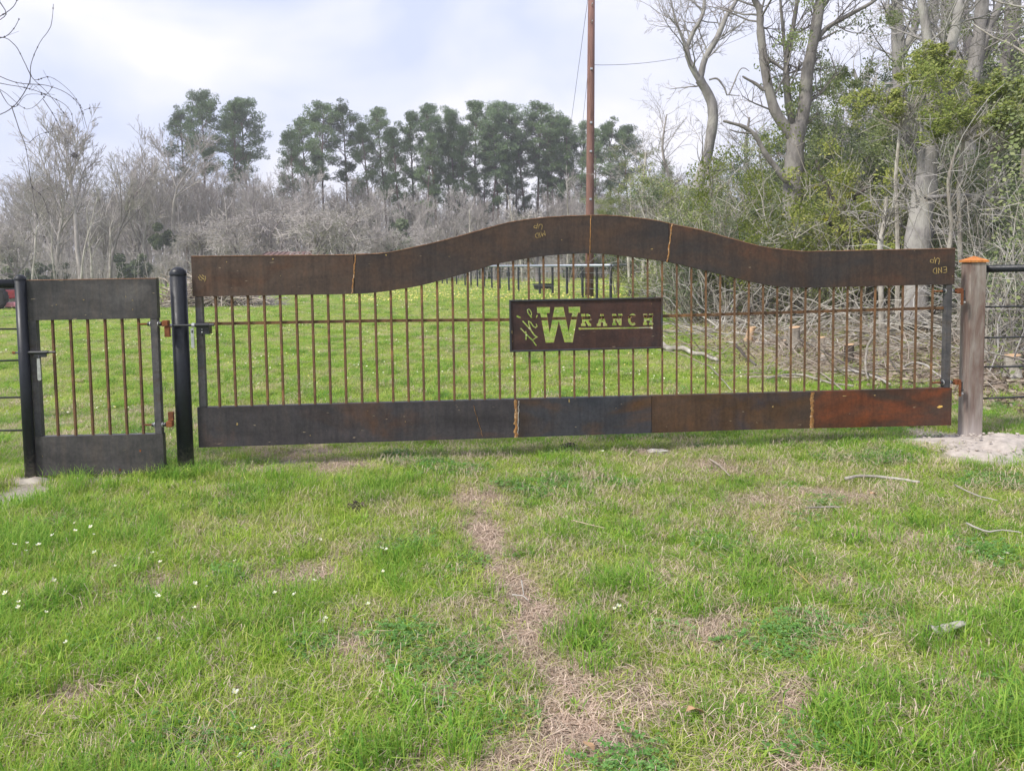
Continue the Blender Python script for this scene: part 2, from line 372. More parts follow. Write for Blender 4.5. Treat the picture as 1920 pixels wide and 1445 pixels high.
def link(name, me, parent=None, loc=None):
    o = bpy.data.objects.new(name, me); scene.collection.objects.link(o)
    if parent: o.parent = parent
    if loc is not None: o.location = loc
    return o
def tag(o, label=None, cat=None, group=None, kind=None):
    if label: o['label'] = label
    if cat: o['category'] = cat
    if group: o['group'] = group
    if kind: o['kind'] = kind
    return o
def empty(name, loc=(0, 0, 0), rz=0, label=None, cat=None, group=None):
    o = bpy.data.objects.new(name, None); scene.collection.objects.link(o); o.location = loc; o.rotation_euler = (0, 0, rz)
    o.empty_display_size = .1
    return tag(o, label, cat, group)
def bevel(o, w=.003, seg=2):
    m = o.modifiers.new('bevel', 'BEVEL'); m.width = w; m.segments = seg; m.limit_method = 'ANGLE'; m.angle_limit = R(40)
    return o
V = Vector
def rnd(a, b): return random.uniform(a, b)
def rvec():
    while True:
        v = V((rnd(-1, 1), rnd(-1, 1), rnd(-1, 1)))
        if .05 < v.length < 1: return v.normalized()
# ---------------------------------------------------------------- ground
def graded(lo, fine0, fine1, hi, step, grow):
    a = list(np.arange(fine0, fine1+1e-6, step)); s = step; x = fine1
    while x < hi: s *= grow; x += s; a.append(x)
    s = step; x = fine0; p = []
    while x > lo: s *= grow; x -= s; p.append(x)
    return p[::-1]+a
def build_ground():
    xs = graded(-280, -6, 7, 280, .085, 1.09); ys = graded(-110, 1.6, 9.5, 280, .085, 1.07)
    nx, ny = len(xs), len(ys); v = []; cols = []
    for y in ys:
        for x in xs:
            v.append((x, y, gh(x, y))); a, b, c = masks(x, y) if y > 0 else (0, .2, 0)
            cols += [a, b, c, 1.]
    f = [(j*nx+i, j*nx+i+1, (j+1)*nx+i+1, (j+1)*nx+i) for j in range(ny-1) for i in range(nx-1)]
    me = bpy.data.meshes.new('ground'); me.from_pydata(v, [], f); me.materials.append(MATS['ground_soil'])
    at = me.color_attributes.new('mask', 'FLOAT_COLOR', 'POINT'); at.data.foreach_set('color', cols)
    me.polygons.foreach_set('use_smooth', [True]*len(me.polygons))
    o = link('ground', me); tag(o, kind='structure')
build_ground()
# ---------------------------------------------------------------- scatter through geometry nodes
def scatter(name, sources, pts, rots, scls, kinds, label, cat, kind='stuff'):
    coll = bpy.data.collections.new(name+'_sources')
    for i, me in enumerate(sources):
        coll.objects.link(bpy.data.objects.new('%s_source_%02d' % (name, i), me))
    me = bpy.data.meshes.new(name); me.from_pydata(pts, [], [])
    a = me.attributes.new('rot', 'FLOAT_VECTOR', 'POINT'); a.data.foreach_set('vector', [c for r in rots for c in r])
    a = me.attributes.new('scl', 'FLOAT_VECTOR', 'POINT'); a.data.foreach_set('vector', [c for r in scls for c in r])
    a = me.attributes.new('kid', 'INT', 'POINT'); a.data.foreach_set('value', kinds)
    o = link(name, me); tag(o, label, cat, kind=kind)
    ng = bpy.data.node_groups.new(name, 'GeometryNodeTree')
    ng.interface.new_socket('Geometry', in_out='INPUT', socket_type='NodeSocketGeometry'); ng.interface.new_socket('Geometry', in_out='OUTPUT', socket_type='NodeSocketGeometry')
    N = ng.nodes.new; gi = N('NodeGroupInput'); go = N('NodeGroupOutput'); ip = N('GeometryNodeInstanceOnPoints'); ci = N('GeometryNodeCollectionInfo')
    ci.inputs['Collection'].default_value = coll; ci.inputs['Separate Children'].default_value = True; ci.inputs['Reset Children'].default_value = True
    ip.inputs['Pick Instance'].default_value = True
    def na(t, n):
        k = N('GeometryNodeInputNamedAttribute'); k.data_type = t; k.inputs['Name'].default_value = n; return k.outputs['Attribute']
    L = ng.links.new
    L(gi.outputs[0], ip.inputs['Points']); L(ci.outputs[0], ip.inputs['Instance']); L(na('INT', 'kid'), ip.inputs['Instance Index'])
    L(na('FLOAT_VECTOR', 'rot'), ip.inputs['Rotation']); L(na('FLOAT_VECTOR', 'scl'), ip.inputs['Scale']); L(ip.outputs[0], go.inputs[0])
    md = o.modifiers.new('scatter', 'NODES'); md.node_group = ng
    return o
def blade(mb, x, y, h, w, ang, lean, curl, z0=0.):
    dx, dy = math.cos(ang), math.sin(ang); sx, sy = -dy*w/2, dx*w/2
    b = len(mb.v); p1 = (x+dx*lean*h*.35, y+dy*lean*h*.35, z0+h*.5); p2 = (x+dx*(lean+curl)*h, y+dy*(lean+curl)*h, z0+h*(1-.45*curl))
    mb.v += [(x-sx, y-sy, z0-.01), (x+sx, y+sy, z0-.01), (p1[0]+sx*.8, p1[1]+sy*.8, p1[2]), (p1[0]-sx*.8, p1[1]-sy*.8, p1[2]), (p2[0], p2[1], p2[2])]
    mb.f += [(b, b+1, b+2, b+3), (b+3, b+2, b+4)]
def strawblade(mb, x, y, l, w, ang, z0, dz):
    dx, dy = math.cos(ang), math.sin(ang); sx, sy = -dy*w/2, dx*w/2; b = len(mb.v); k = rnd(-.35, .35)*l
    mx, my = x+dx*l*.5-dy*k*.5, y+dy*l*.5+dx*k*.5
    mb.v += [(x-sx, y-sy, z0), (x+sx, y+sy, z0), (mx+sx, my+sy, z0+dz), (mx-sx, my-sy, z0+dz), (x+dx*l, y+dy*l, z0+dz*.3)]
    mb.f += [(b, b+1, b+2, b+3), (b+3, b+2, b+4)]
def tuft(kind, n, rad, hmin, hmax, w, mat, lean=.5):
    mb = MB()
    for i in range(n):
        a = rnd(0, 6.283); r = rad*math.sqrt(random.random()); x, y = r*math.cos(a), r*math.sin(a)
        if kind == 'straw': strawblade(mb, x, y, rnd(hmin, hmax), w*rnd(.7, 1.3), rnd(0, 6.283), rnd(.0, .018), rnd(-.003, .022))
        else: blade(mb, x, y, rnd(hmin, hmax), w*rnd(.7, 1.4), rnd(0, 6.283), rnd(0, lean), rnd(.05, .75))
    return mb.mesh('grass_tuft', mat)
GS = []
for i in range(4): GS.append(tuft('g', 46, .085, .02, .075, .0031, 'grass_green', .9))       # 0-3
for i in range(3): GS.append(tuft('g', 44, .060, .035, .11, .0034, 'grass_lush', .9))         # 4-6
for i in range(3): GS.append(tuft('g', 40, .085, .02, .07, .0030, 'grass_yellow', .9))       # 7-9
for i in range(4): GS.append(tuft('straw', 64, .12, .03, .11, .0022, 'straw'))              # 10-13
for i in range(2): GS.append(tuft('g', 24, .05, .02, .07, .0085, 'grass_lush', 1.1))         # 14-15 broad weeds
def clover(n, rad, mat):
    mb = MB()
    for i in range(n):
        a = rnd(0, 6.283); r = rad*math.sqrt(random.random()); x, y, z = r*math.cos(a), r*math.sin(a), rnd(.015, .05); l = rnd(.006, .012); a0 = rnd(0, 6.28); tx, ty = rnd(-.4, .4), rnd(-.4, .4)
        for k in range(3):
            b_ = a0+k*2.094; ca, sa = math.cos(b_), math.sin(b_); b = len(mb.v)
            for u, w in ((0, 0), (.5, .42), (.95, .38), (1.05, 0), (.95, -.38), (.5, -.42)):
                px, py = l*(ca*u-sa*w), l*(sa*u+ca*w); mb.v.append((x+px, y+py, z+px*tx+py*ty))
            mb.f.append(tuple(b+q for q in range(6)))
    return mb.mesh('clover_patch', mat)
mat_leaf('clover', c4(.10, .24, .05), c4(.16, .33, .08), c4(.22, .38, .12), .35)
for i in range(2): GS.append(clover(46, .10, 'clover'))                                        # 16-17
def build_grass():
    P, Rr, Sc, K = [], [], [], []
    def add(x, y, k, s, sz):
        P.append((x, y, gh(x, y))); Rr.append((rnd(-.12, .12), rnd(-.12, .12), rnd(0, 6.283))); Sc.append((s, s, sz)); K.append(k)
    bands = [(1.5, 8.0, 330, 1.0), (8.0, 16, 105, 1.5), (16, 32, 34, 2.2), (32, 60, 9, 3.6), (60, 112, 2.6, 5.5)]
    for y0, y1, den, sc in bands:
        y = y0; st = 1/math.sqrt(den)
        while y < y1:
            hw = .68*y+2.6; x = -hw
            while x < hw:
                px, py = x+rnd(-st, st)*.8, y+rnd(-st, st)*.8
                x += st
                soil, dry, lit = masks(px, py)
                if lit > .9 and random.random() < .8: continue
                if soil > .35 and random.random() < min(.97, soil*1.2): continue
                g = fbm(px, py, 1.3, 40.); g2 = fbm(px, py, .55, 60.)
                if lit > .3:
                    k = random.choice((0, 1, 7, 8, 10, 11, 12, 10, 11)); add(px, py, k, sc*rnd(.8, 1.3), sc*rnd(.5, 1.)); continue
                if random.random() < dry*.96:
                    if random.random() < .8: add(px, py, random.choice((10, 11, 12, 13)), rnd(.8, 1.2)*sc**.7, rnd(.6, 1.2)*sc*.8)
                    if random.random() < .12: add(px, py, random.choice((0, 7, 14, 8)), rnd(.5, .9)*sc, rnd(.5, .9))
                    continue
                left = max(0, min(1, (-px+.3)/2.2)) if py < 5.5 else 0
                hs = (.76+.70*left+.8*max(0, g)*(1 if py < 8 else .5))*(sc**.35)
                if random.random() < (.22 if py < 8 else .10): add(px, py, random.choice((10, 11, 12, 13)), rnd(.7, 1.1)*sc**.7, rnd(.8, 2.4))
                if py < 9 and dry < .25 and fbm(px, py, 1.9, 130.) > .22 and random.random() < .6: add(px, py, random.choice((16, 17)), rnd(.8, 1.2), rnd(.7, 1.2))
                u = random.random()+g*.9
                yel = .25+g2*.9+(.22 if py > 8 else 0)
                if u > .88: k = random.choice((4, 5, 6))
                elif random.random() < yel: k = random.choice((7, 8, 9))
                elif random.random() < .05: k = random.choice((14, 15))
                else: k = random.choice((0, 1, 2, 3))
                add(px, py, k, rnd(.8, 1.3)*sc, rnd(.6, 1.25)*hs)
            y += st
    # a taller growth of weeds in the lower right corner and round the foot of the posts
    for (cx, cy, r, n) in ((2.15, 2.75, .45, 150), (2.6, 2.6, .4, 100), (1.3, 2.35, .25, 60), (-2.42, 5.5, .2, 30), (-2.6, 3.8, .6, 120), (-2.9, 4.4, .5, 90), (-2.1, 3.0, .5, 110), (.75, 3.35, .3, 26), (-.35, 2.4, .22, 22), (.25, 2.9, .16, 12), (2.0, 4.1, .3, 20), (6.3, 7.7, .6, 90), (5.9, 8.0, .6, 60)):
        for i in range(n):
            a = rnd(0, 6.283); q = r*math.sqrt(random.random()); add(cx+q*math.cos(a)*1.4, cy+q*math.sin(a), random.choice((4, 5, 6, 14, 0)), rnd(.9, 1.4), rnd(1.1, 1.6))
    scatter('grass', GS, P, Rr, Sc, K, 'green spring grass with dead straw between', 'grass')
    print('grass tufts', len(P))
build_grass()
# field flowers: too many to count
def flower_dots():
    mb = MB()
    for k in range(5):
        a = k*1.2566; b = len(mb.v); ca, sa = math.cos(a), math.sin(a)
        mb.v += [(0, 0, 0), (ca*.010-sa*.006, sa*.010+ca*.006, .004), (ca*.018, sa*.018, .006), (ca*.010+sa*.006, sa*.010-ca*.006, .004)]
        mb.f.append((b, b+1, b+2, b+3))
    ws = mb.mesh('flower_head', 'petal_white'); ys = mb.mesh('flower_head', 'petal_yellow')
    P, Rr, Sc, K = [], [], [], []
    for i in range(5200):
        y = 7.5+52*random.random()**1.3; x = rnd(-.68, .5)*y
        if x > wood_edge(y)-.4: continue
        if fbm(x, y, .35, 77.) < .02: continue
        P.append((x, y, gh(x, y)+.09+.02*y/20)); Rr.append((rnd(-.7, .7), rnd(-.7, .7), rnd(0, 6))); s = .42+y*.030; Sc.append((s, s, s)); K.append(1 if random.random() < .3 else 0)
    for i in range(5200):
        y = rnd(30, 72); x = rnd(-8, 5.5)*(y/36)
        P.append((x, y, gh(x, y)+.12)); Rr.append((rnd(-.9, .9), rnd(-.9, .9), rnd(0, 6))); s = rnd(1.5, 2.6); Sc.append((s, s, s)); K.append(1)
    scatter('field_flowers', [ws, ys], P, Rr, Sc, K, 'tiny white and yellow flowers spread through the field grass', 'flowers')
flower_dots()
# ---------------------------------------------------------------- plane mapping for the gates
def frame_of(A, B):
    d = V((B[0]-A[0], B[1]-A[1], 0)).normalized(); n = V((d.y, -d.x, 0)); A = V((A[0], A[1], 0))
    def g(px, py):
        r = ray(px, py); t = (A-CO).dot(n)/r.dot(n); p = CO+r*t
        return ((p-A).dot(d), p.z)
    return g, math.atan2(d.y, d.x)
def lin(pts, x):
    if x <= pts[0][0]: return pts[0][1]
    for (a, b), (c, d) in zip(pts, pts[1:]):
        if x <= c: return b+(d-b)*(x-a)/(c-a)
    return pts[-1][1]
def rod(p0, p1, r, sides=10): return MB().tube([V(p0), V(p1)], [r, r], sides)
def stroke(mb, pts, w, y, yd=.0015):            # flat paint stroke, a chain of thin quads in the XZ plane
    for i, (a, b) in enumerate(zip(pts, pts[1:])):
        dx, dz = b[0]-a[0], b[1]-a[1]; l = math.hypot(dx, dz) or 1; nx, nz = -dz/l*w/2, dx/l*w/2; e = (dx/l*w*.3, dz/l*w*.3)
        mb.prism([(a[0]-nx-e[0], a[1]-nz-e[1]), (b[0]-nx+e[0], b[1]-nz+e[1]), (b[0]+nx+e[0], b[1]+nz+e[1]), (a[0]+nx-e[0], a[1]+nz-e[1])], y-yd-.0004*(i % 3), y)
GLYPH = {'U': [[(0, 1), (0, .25), (.2, 0), (.55, 0), (.75, .25), (.75, 1)]], 'P': [[(0, 0), (0, 1)], [(0, 1), (.55, 1), (.7, .75), (.55, .5), (0, .45)]],
         'M': [[(0, 0), (.05, 1), (.4, .4), (.75, 1), (.8, 0)]], 'I': [[(.1, 0), (.1, 1)]], 'D': [[(0, 0), (0, 1)], [(0, 1), (.4, .95), (.7, .6), (.65, .25), (.35, 0), (0, 0)]],
         'E': [[(.65, 1), (0, 1), (0, 0), (.65, 0)], [(0, .5), (.5, .5)]], 'N': [[(0, 0), (0, 1), (.65, 0), (.65, 1)]]}
def scrawl(parent, text, cx, cz, h, ang, y, adv=None):   # chalk writing, rotated by ang about its centre
    mb = MB(); ws = [{'I': .25, 'M': .95, 'D': .85, 'U': .95, 'P': .85, 'E': .8, 'N': .85}[c] for c in text]; W = sum(ws)+.12*(len(text)-1); x = -W/2
    for c, w in zip(text, ws):
        for st in GLYPH[c]:
            P = []
            for u, v in st:
                a, b = (x+u*.95+rnd(-.03, .03))*h, (v-.5+rnd(-.03, .03))*h
                P.append((cx+a*math.cos(ang)-b*math.sin(ang), cz+a*math.sin(ang)+b*math.cos(ang)))
            stroke(mb, P, h*rnd(.08, .12), y)
        x += w+.12
    mb.build('chalk_writing', 'soapstone', parent)
def weld_line(parent, p0, p1, w, y, jit=.3, n=22, mat='weld'):
    mb = MB(); L_, R_ = [], []
    for i in range(n+1):
        t = i/n; x = lerp(p0[0], p1[0], t); z = lerp(p0[1], p1[1], t); k = rnd(-jit, jit)*w
        L_.append((x-w/2*rnd(.6, 1.5)+k, z)); R_.append((x+w/2*rnd(.6, 1.5)+k, z))
    b = 0
    for i in range(n):
        dy = rnd(.0025, .0045)
        q = len(mb.v); mb.v += [(L_[i][0], y, L_[i][1]), (L_[i+1][0], y, L_[i+1][1]), (R_[i+1][0], y, R_[i+1][1]), (R_[i][0], y, R_[i][1]),
                                ((L_[i][0]+R_[i][0])/2, y-dy, L_[i][1]), ((L_[i+1][0]+R_[i+1][0])/2, y-dy, L_[i+1][1])]
        mb.f += [(q, q+1, q+5, q+4), (q+4, q+5, q+2, q+3)]
    return mb.build('weld_seam', mat, parent)
def spots(parent, lst, y, name='paint_spot', mat='soapstone'):
    for (x, z, a, b) in lst:
        mb = MB(); n = 7; poly = [(x+a*rnd(.5, 1.1)*math.cos(2*math.pi*k/n), z+b*rnd(.5, 1.1)*math.sin(2*math.pi*k/n)) for k in range(n)]
        mb.prism(poly, y-.0012, y); mb.build(name, mat, parent)
# ================================================================ big driveway gate
YL, YR = 5.60, 6.15
GA = (atY(371, 800, YL).x, YL); GB = (atY(1787, 760, YR).x, YR)
g, gang = frame_of(GA, GB)
gate = empty('driveway_gate', (GA[0], GA[1], 0), gang, 'wide rusty steel gate with arched top band, thin bars and a cut-out name sign', 'gate')
SL = 0.0; SR = g(1788, 600)[0]
TOPC = [(362, 480), (480, 478.5), (600, 477.5), (664, 476.5), (723, 473), (773, 463.5), (823, 452), (873, 438.5), (923, 424.5), (950, 417), (1000, 409.5), (1050, 405), (1108, 403), (1149, 403.5), (1190, 407.5), (1232, 413), (1265, 420.5), (1315, 431), (1365, 445), (1420, 459.5), (1450, 465), (1490, 469.5), (1516, 470.5), (1599, 469), (1700, 467), (1794, 465)]
BOTC = [(362, 556), (473, 554.2), (580, 552.7), (667, 551), (700, 549), (732, 545), (790, 535), (847, 520), (903, 503.5), (933, 494.6), (960, 489.6), (1016, 480.7), (1073, 476), (1113, 475), (1156, 478.7), (1211, 485), (1264, 493.6), (1317, 506), (1371, 519), (1425, 532), (1455, 536.5), (1490, 539), (1533, 539.3), (1612, 537.3), (1692, 535.2), (1790, 533.6)]
tc_ = [g(*p) for p in TOPC]; bc_ = [g(*p) for p in BOTC]
def smooth(pts, s):                              # Catmull-Rom in s
    for i in range(len(pts)-1):
        if s <= pts[i+1][0] or i == len(pts)-2:
            p0 = pts[max(i-1, 0)]; p1 = pts[i]; p2 = pts[i+1]; p3 = pts[min(i+2, len(pts)-1)]
            t = min(1, max(0, (s-p1[0])/(p2[0]-p1[0])))
            m1 = (p2[1]-p0[1])/(p2[0]-p0[0])*(p2[0]-p1[0]); m2 = (p3[1]-p1[1])/(p3[0]-p1[0])*(p2[0]-p1[0])
            return (2*t**3-3*t*t+1)*p1[1]+(t**3-2*t*t+t)*m1+(-2*t**3+3*t*t)*p2[1]+(t**3-t*t)*m2
BW = .052                                        # depth of the welded band
seams_t = [SL, g(664, 514)[0], g(1107, 440)[0], g(1254, 455)[0], SR]
for i, mt in enumerate(('steel_top_left', 'steel_top_mid', 'steel_top_mid', 'steel_top_right')):
    a = seams_t[i]+(.002 if i else 0); b = seams_t[i+1]-(.002 if i < 3 else 0); n = 26
    xs = [lerp(a, b, k/n) for k in range(n+1)]
    mb = MB().strip([(x, smooth(tc_, x)-.006) for x in xs], [(x, smooth(bc_, x)) for x in xs], 0, BW)
    mb.build('top_plate', mt, gate)
    # thin edge strip welded along the top, a little uneven
    n = 60; xs = [lerp(a, b, k/n) for k in range(n+1)]
    jz = [rnd(-.0015, .0022) for _ in xs]
    MB().strip([(x, smooth(tc_, x)+j) for x, j in zip(xs, jz)], [(x, smooth(tc_, x)-.0057) for x in xs], -.003, BW+.003).build('edge_strip', 'rust_edge', gate)
BT = [(369, 764), (960, 748.5), (1420, 737), (1786, 727)]; BB = [(372, 839), (965, 820), (1420, 805), (1785, 797)]
bt_ = [g(*p) for p in BT]; bb_ = [g(*p) for p in BB]
seams_b = [SL, g(967, 785)[0], g(1222, 775)[0], g(1522, 768)[0], SR]
for i, mt in enumerate(('steel_bottom_left', 'steel_bottom_mid', 'steel_bottom_brown', 'steel_bottom_right')):
    a = seams_b[i]+(.002 if i else 0); b = seams_b[i+1]-(.002 if i < 3 else 0)
    xs = [lerp(a, b, k/8) for k in range(9)]
    MB().strip([(x, lin(bt_, x)) for x in xs], [(x, lin(bb_, x)) for x in xs], 0, BW).build('bottom_plate', mt, gate)
# stiles
for (xa, zb, zt) in ((.014, lin(bt_, 0)+.001, smooth(bc_, 0)-.001), (SR-.064, lin(bt_, SR)+.001, smooth(bc_, SR)-.001)):
    bevel(MB().box(xa, xa+.05, .003, .05, zb, zt).build('stile', 'steel_stile', gate), .003)
# bars
SIGN = [g(954, 562), g(1243, 557.5), g(1242, 654), g(957, 659)]
sx0 = (SIGN[0][0]+SIGN[3][0])/2; sx1 = (SIGN[1][0]+SIGN[2][0])/2; sz1 = (SIGN[0][1]+SIGN[1][1])/2; sz0 = (SIGN[2][1]+SIGN[3][1])/2
b0 = g(406.5, 650)[0]; b1 = g(1719, 650)[0]; NB = 48
mid = [g(372, 608), g(700, 602), g(950, 600), g(1250, 593), g(1600, 582.5), g(1786, 577.5)]
bar_x = [lerp(b0, b1, i/(NB-1)) for i in range(NB)]+[g(1749, 650)[0]]
for k, x in enumerate(bar_x):
    zt = smooth(bc_, x)+.0; zb = lin(bt_, x); w = .0075; dx = rnd(-.002, .002)
    segs = [(zb+.0005, zt-.0005)]
    if sx0-.01 < x < sx1+.01: segs = [(zb+.0005, sz0-.0005), (sz1+.0005, zt-.0005)]
    for a, b in segs: MB().tube([V((x+dx, .018, a)), V((x, .018, b))], [w*1.414, w*1.414], 4).build('bar', 'steel_bar', gate)
xs = [.066, *[m[0] for m in mid[1:-1]], SR-.066]
MB().strip([(x, lin(mid, x)+.011) for x in xs], [(x, lin(mid, x)-.011) for x in xs], .030, .044).build('mid_rail', 'steel_bar', gate)
# weld seams, chalk marks
for px_t, px_b, w in (((667, 477), (660, 550), .009), ((1108, 403), (1106, 475), .006), ((1260, 419), (1251, 491), .011)):
    weld_line(gate, g(*px_b), g(*px_t), w, -.0008)
weld_line(gate, g(968, 820), g(967, 749), .022, -.0008, .25); weld_line(gate, g(1522, 802), g(1523, 735), .026, -.0008, .15)
weld_line(gate, g(971, 814), g(973, 751), .006, -.0012, .5, 16, 'bone_white')
weld_line(gate, g(905, 818), g(888, 760), .003, -.0008, 1.2, 16)
cz = lambda px, py: g(px, py)
a = cz(1008, 424); scrawl(gate, 'UP', a[0], a[1], .036, R(180-12), -.001)
a = cz(1012, 440); scrawl(gate, 'MID', a[0], a[1]-.002, .036, R(180-6+24), -.001)
a = cz(1752, 488); scrawl(gate, 'UP', a[0], a[1], .044, R(180-14), -.001)
a = cz(1761, 506); scrawl(gate, 'END', a[0], a[1]-.004, .044, R(180+6), -.001)
a = cz(380, 521); mb = MB()
for st in ([(-.028, .008), (-.02, -.012), (-.004, -.018)], [(-.02, .02), (-.005, .0), (.012, -.012)], [(0, .02), (.01, .008)], [(.018, .012), (.022, -.01), (.012, -.026)]):
    stroke(mb, [(a[0]+x, a[1]+z) for x, z in st], .005, -.001)
mb.build('chalk_mark', 'soapstone', gate)
S3 = lambda px, py, w, h: (*g(px, py), w, h)
spots(gate, [S3(1762, 762, .026, .016)], -.001, mat='yellow_paint')
spots(gate, [S3(1067, 751, .006, .018), S3(1583, 742, .02, .004), S3(1449, 762, .008, .006), S3(760, 790, .004, .004), S3(690, 770, .004, .003), S3(445, 795, .008, .012), S3(1155, 765, .003, .003),
             S3(1053, 450, .004, .004), S3(1222, 467, .010, .005), S3(842, 481, .003, .003), S3(724, 478, .008, .008), S3(512, 486, .006, .008), S3(425, 491, .004, .006), S3(526, 517, .003, .004), S3(1786, 518, .006, .004),
             S3(582, 816, .006, .003), S3(1640, 741, .012, .004)], -.001)
# ---- sign with lettering cut through the plate
def sign_board():
    cut = []
    def q(zx, zy): return g(940+zx/6.0, 540+zy/6.0)
    W_ = [(400, 215), (548, 215), (545, 280), (512, 282), (545, 510), (600, 215), (700, 215), (757, 490), (800, 280), (760, 280), (757, 212), (888, 210), (886, 277), (862, 278), (805, 610), (712, 610), (648, 370), (592, 612), (500, 615), (438, 283), (405, 283)]
    cut.append([q(*p) for p in W_])
    GL = {'R': [(0, 0), (.42, 0), (.42, .2), (.36, .2), (.36, .42), (.58, .42), (.67, .31), (.58, .2), (.5, .2), (.5, 0), (.72, 0), (.92, .12), (.95, .3), (.88, .46), (.72, .55), (.9, .8), (1, .8), (1, 1), (.72, 1), (.46, .62), (.36, .62), (.36, .8), (.46, .8), (.46, 1), (0, 1), (0, .8), (.1, .8), (.1, .2), (0, .2)],
          'A': [(.36, 0), (.47, 0), (.47, .3), (.42, .52), (.58, .52), (.53, .3), (.53, 0), (.64, 0), (.9, .8), (1, .8), (1, 1), (.6, 1), (.6, .8), (.66, .8), (.62, .7), (.38, .7), (.34, .8), (.4, .8), (.4, 1), (0, 1), (0, .8), (.1, .8)],
          'N': [(0, 0), (.36, 0), (.68, .55), (.68, .2), (.6, .2), (.6, 0), (1, 0), (1, .2), (.92, .2), (.92, 1), (.68, 1), (.32, .42), (.32, .8), (.42, .8), (.42, 1), (0, 1), (0, .8), (.08, .8), (.08, .2), (0, .2)],
          'H': [(0, 0), (.42, 0), (.42, .2), (.34, .2), (.34, .4), (.66, .4), (.66, .2), (.58, .2), (.58, 0), (1, 0), (1, .2), (.92, .2), (.92, .8), (1, .8), (1, 1), (.58, 1), (.58, .8), (.66, .8), (.66, .6), (.34, .6), (.34, .8), (.42, .8), (.42, 1), (0, 1), (0, .8), (.08, .8), (.08, .2), (0, .2)]}
    co = []; ci = []
    for k in range(17):
        t = R(48+k*(264/16)); co.append((.5+.5*math.cos(t), .5-.52*math.sin(t))); ci.append((.5+.24*math.cos(t), .5-.30*math.sin(t)))
    GL['C'] = co+ci[::-1]+[(.78, .02), (.92, .02)][:0]
    for ch, x0, x1, y0, y1 in (('R', 898, 1012, 292, 428), ('A', 1075, 1192, 292, 428), ('N', 1248, 1364, 292, 420), ('C', 1426, 1532, 290, 420), ('H', 1596, 1710, 290, 416)):
        cut.append([q(lerp(x0, x1, u), lerp(y0, y1, v)) for u, v in GL[ch]])
    cut.append([q(*p) for p in [(868, 448), (882, 444), (900, 450), (1680, 438), (1692, 430), (1706, 432), (1706, 458), (1690, 460), (1680, 452), (900, 466), (885, 472), (872, 464)]])
    def ribbon(pts, w):
        P = []
        for i in range(len(pts)-1): P.append((pts[i], pts[i+1]))
        for (a, b) in P:
            dx, dy = b[0]-a[0], b[1]-a[1]; l = math.hypot(dx, dy); nx, ny = -dy/l*w/2, dx/l*w/2; ex, ey = dx/l*w*.35, dy/l*w*.35
            cut.append([q(a[0]-ex+nx, a[1]-ey+ny), q(b[0]+ex+nx, b[1]+ey+ny), q(b[0]+ex-nx, b[1]+ey-ny), q(a[0]-ex-nx, a[1]-ey-ny)])
    ribbon([(178, 316), (212, 334)], 18)
    ribbon([(220, 455), (262, 500), (310, 548), (352, 588), (392, 645)], 13)
    ribbon([(278, 578), (280, 530), (275, 490)], 13)
    ribbon([(240, 370), (290, 425), (335, 478), (372, 530), (402, 552)], 14)
    ribbon([(352, 588), (385, 560), (402, 552)], 9)
    ribbon([(335, 478), (312, 410), (306, 372), (330, 385), (360, 430), (384, 446), (404, 430)], 12)
    ribbon([(404, 430), (392, 405)], 8)
    ribbon([(294, 246), (300, 278), (322, 310), (352, 346), (376, 350), (394, 336), (404, 308)], 12)
    ribbon([(294, 246), (310, 236), (330, 256), (342, 288), (338, 308), (322, 310)], 9)
    # constrained triangulation of the plate with the cutters
    inset = .012
    rect = [(sx0+inset, sz0+inset), (sx1-inset, sz0+inset), (sx1-inset, sz1-inset), (sx0+inset, sz1-inset)]
    def ccw(c): return c if sum(a[0]*b[1]-b[0]*a[1] for a, b in zip(c, c[1:]+c[:1])) > 0 else c[::-1]
    cut = [ccw(c) for c in cut]
    vs = [V(p) for p in rect]; fs = [[0, 1, 2, 3]]
    for c in cut:
        i0 = len(vs); vs += [V(p) for p in c]; fs.append(list(range(i0, i0+len(c))))
    ov, oe, of, _, _, orig = geometry.delaunay_2d_cdt(vs, [], fs, 1, 1e-6)
    keep = [f for f, o in zip(of, orig) if 0 in o and len(o) == 1]
    used = sorted({i for f in keep for i in f}); rem = {i: k for k, i in enumerate(used)}
    keep = [[rem[i] for i in f] for f in keep]; ov = [ov[i] for i in used]
    edge = {}
    for f in keep:
        for i in range(len(f)):
            a, b = f[i], f[(i+1) % len(f)]; edge[(a, b)] = 1
    y0, y1 = .004, .009; n = len(ov)
    v = [(p.x, y0, p.y) for p in ov]+[(p.x, y1, p.y) for p in ov]
    F = [tuple(f) for f in keep]+[tuple(n+i for i in reversed(f)) for f in keep]
    nf = len(F)
    for (a, b) in edge:
        if (b, a) not in edge: F.append((b, a, n+a, n+b))
    me = bpy.data.meshes.new('sign_board'); me.from_pydata(v, [], F)
    me.materials.append(MATS['steel_sign']); me.materials.append(MATS['weld'])
    me.update()
    for p in me.polygons:
        if p.index >= nf: p.material_index = 1
    o = link('sign_board', me, gate)
    tag(o, 'dark rusty sign plate with lettering cut through it')
    fw = .013
    for bx in ((sx0, sx1, sz1-fw, sz1), (sx0, sx1, sz0, sz0+fw), (sx0, sx0+fw, sz0+fw, sz1-fw), (sx1-fw, sx1, sz0+fw, sz1-fw)):
        bevel(MB().box(bx[0], bx[1], -.008, .024, bx[2], bx[3]).build('frame_bar', 'steel_bottom_mid', o), .002)
    # rust-orange rim of each cut, irregular flame-cut dross
    mb = MB()
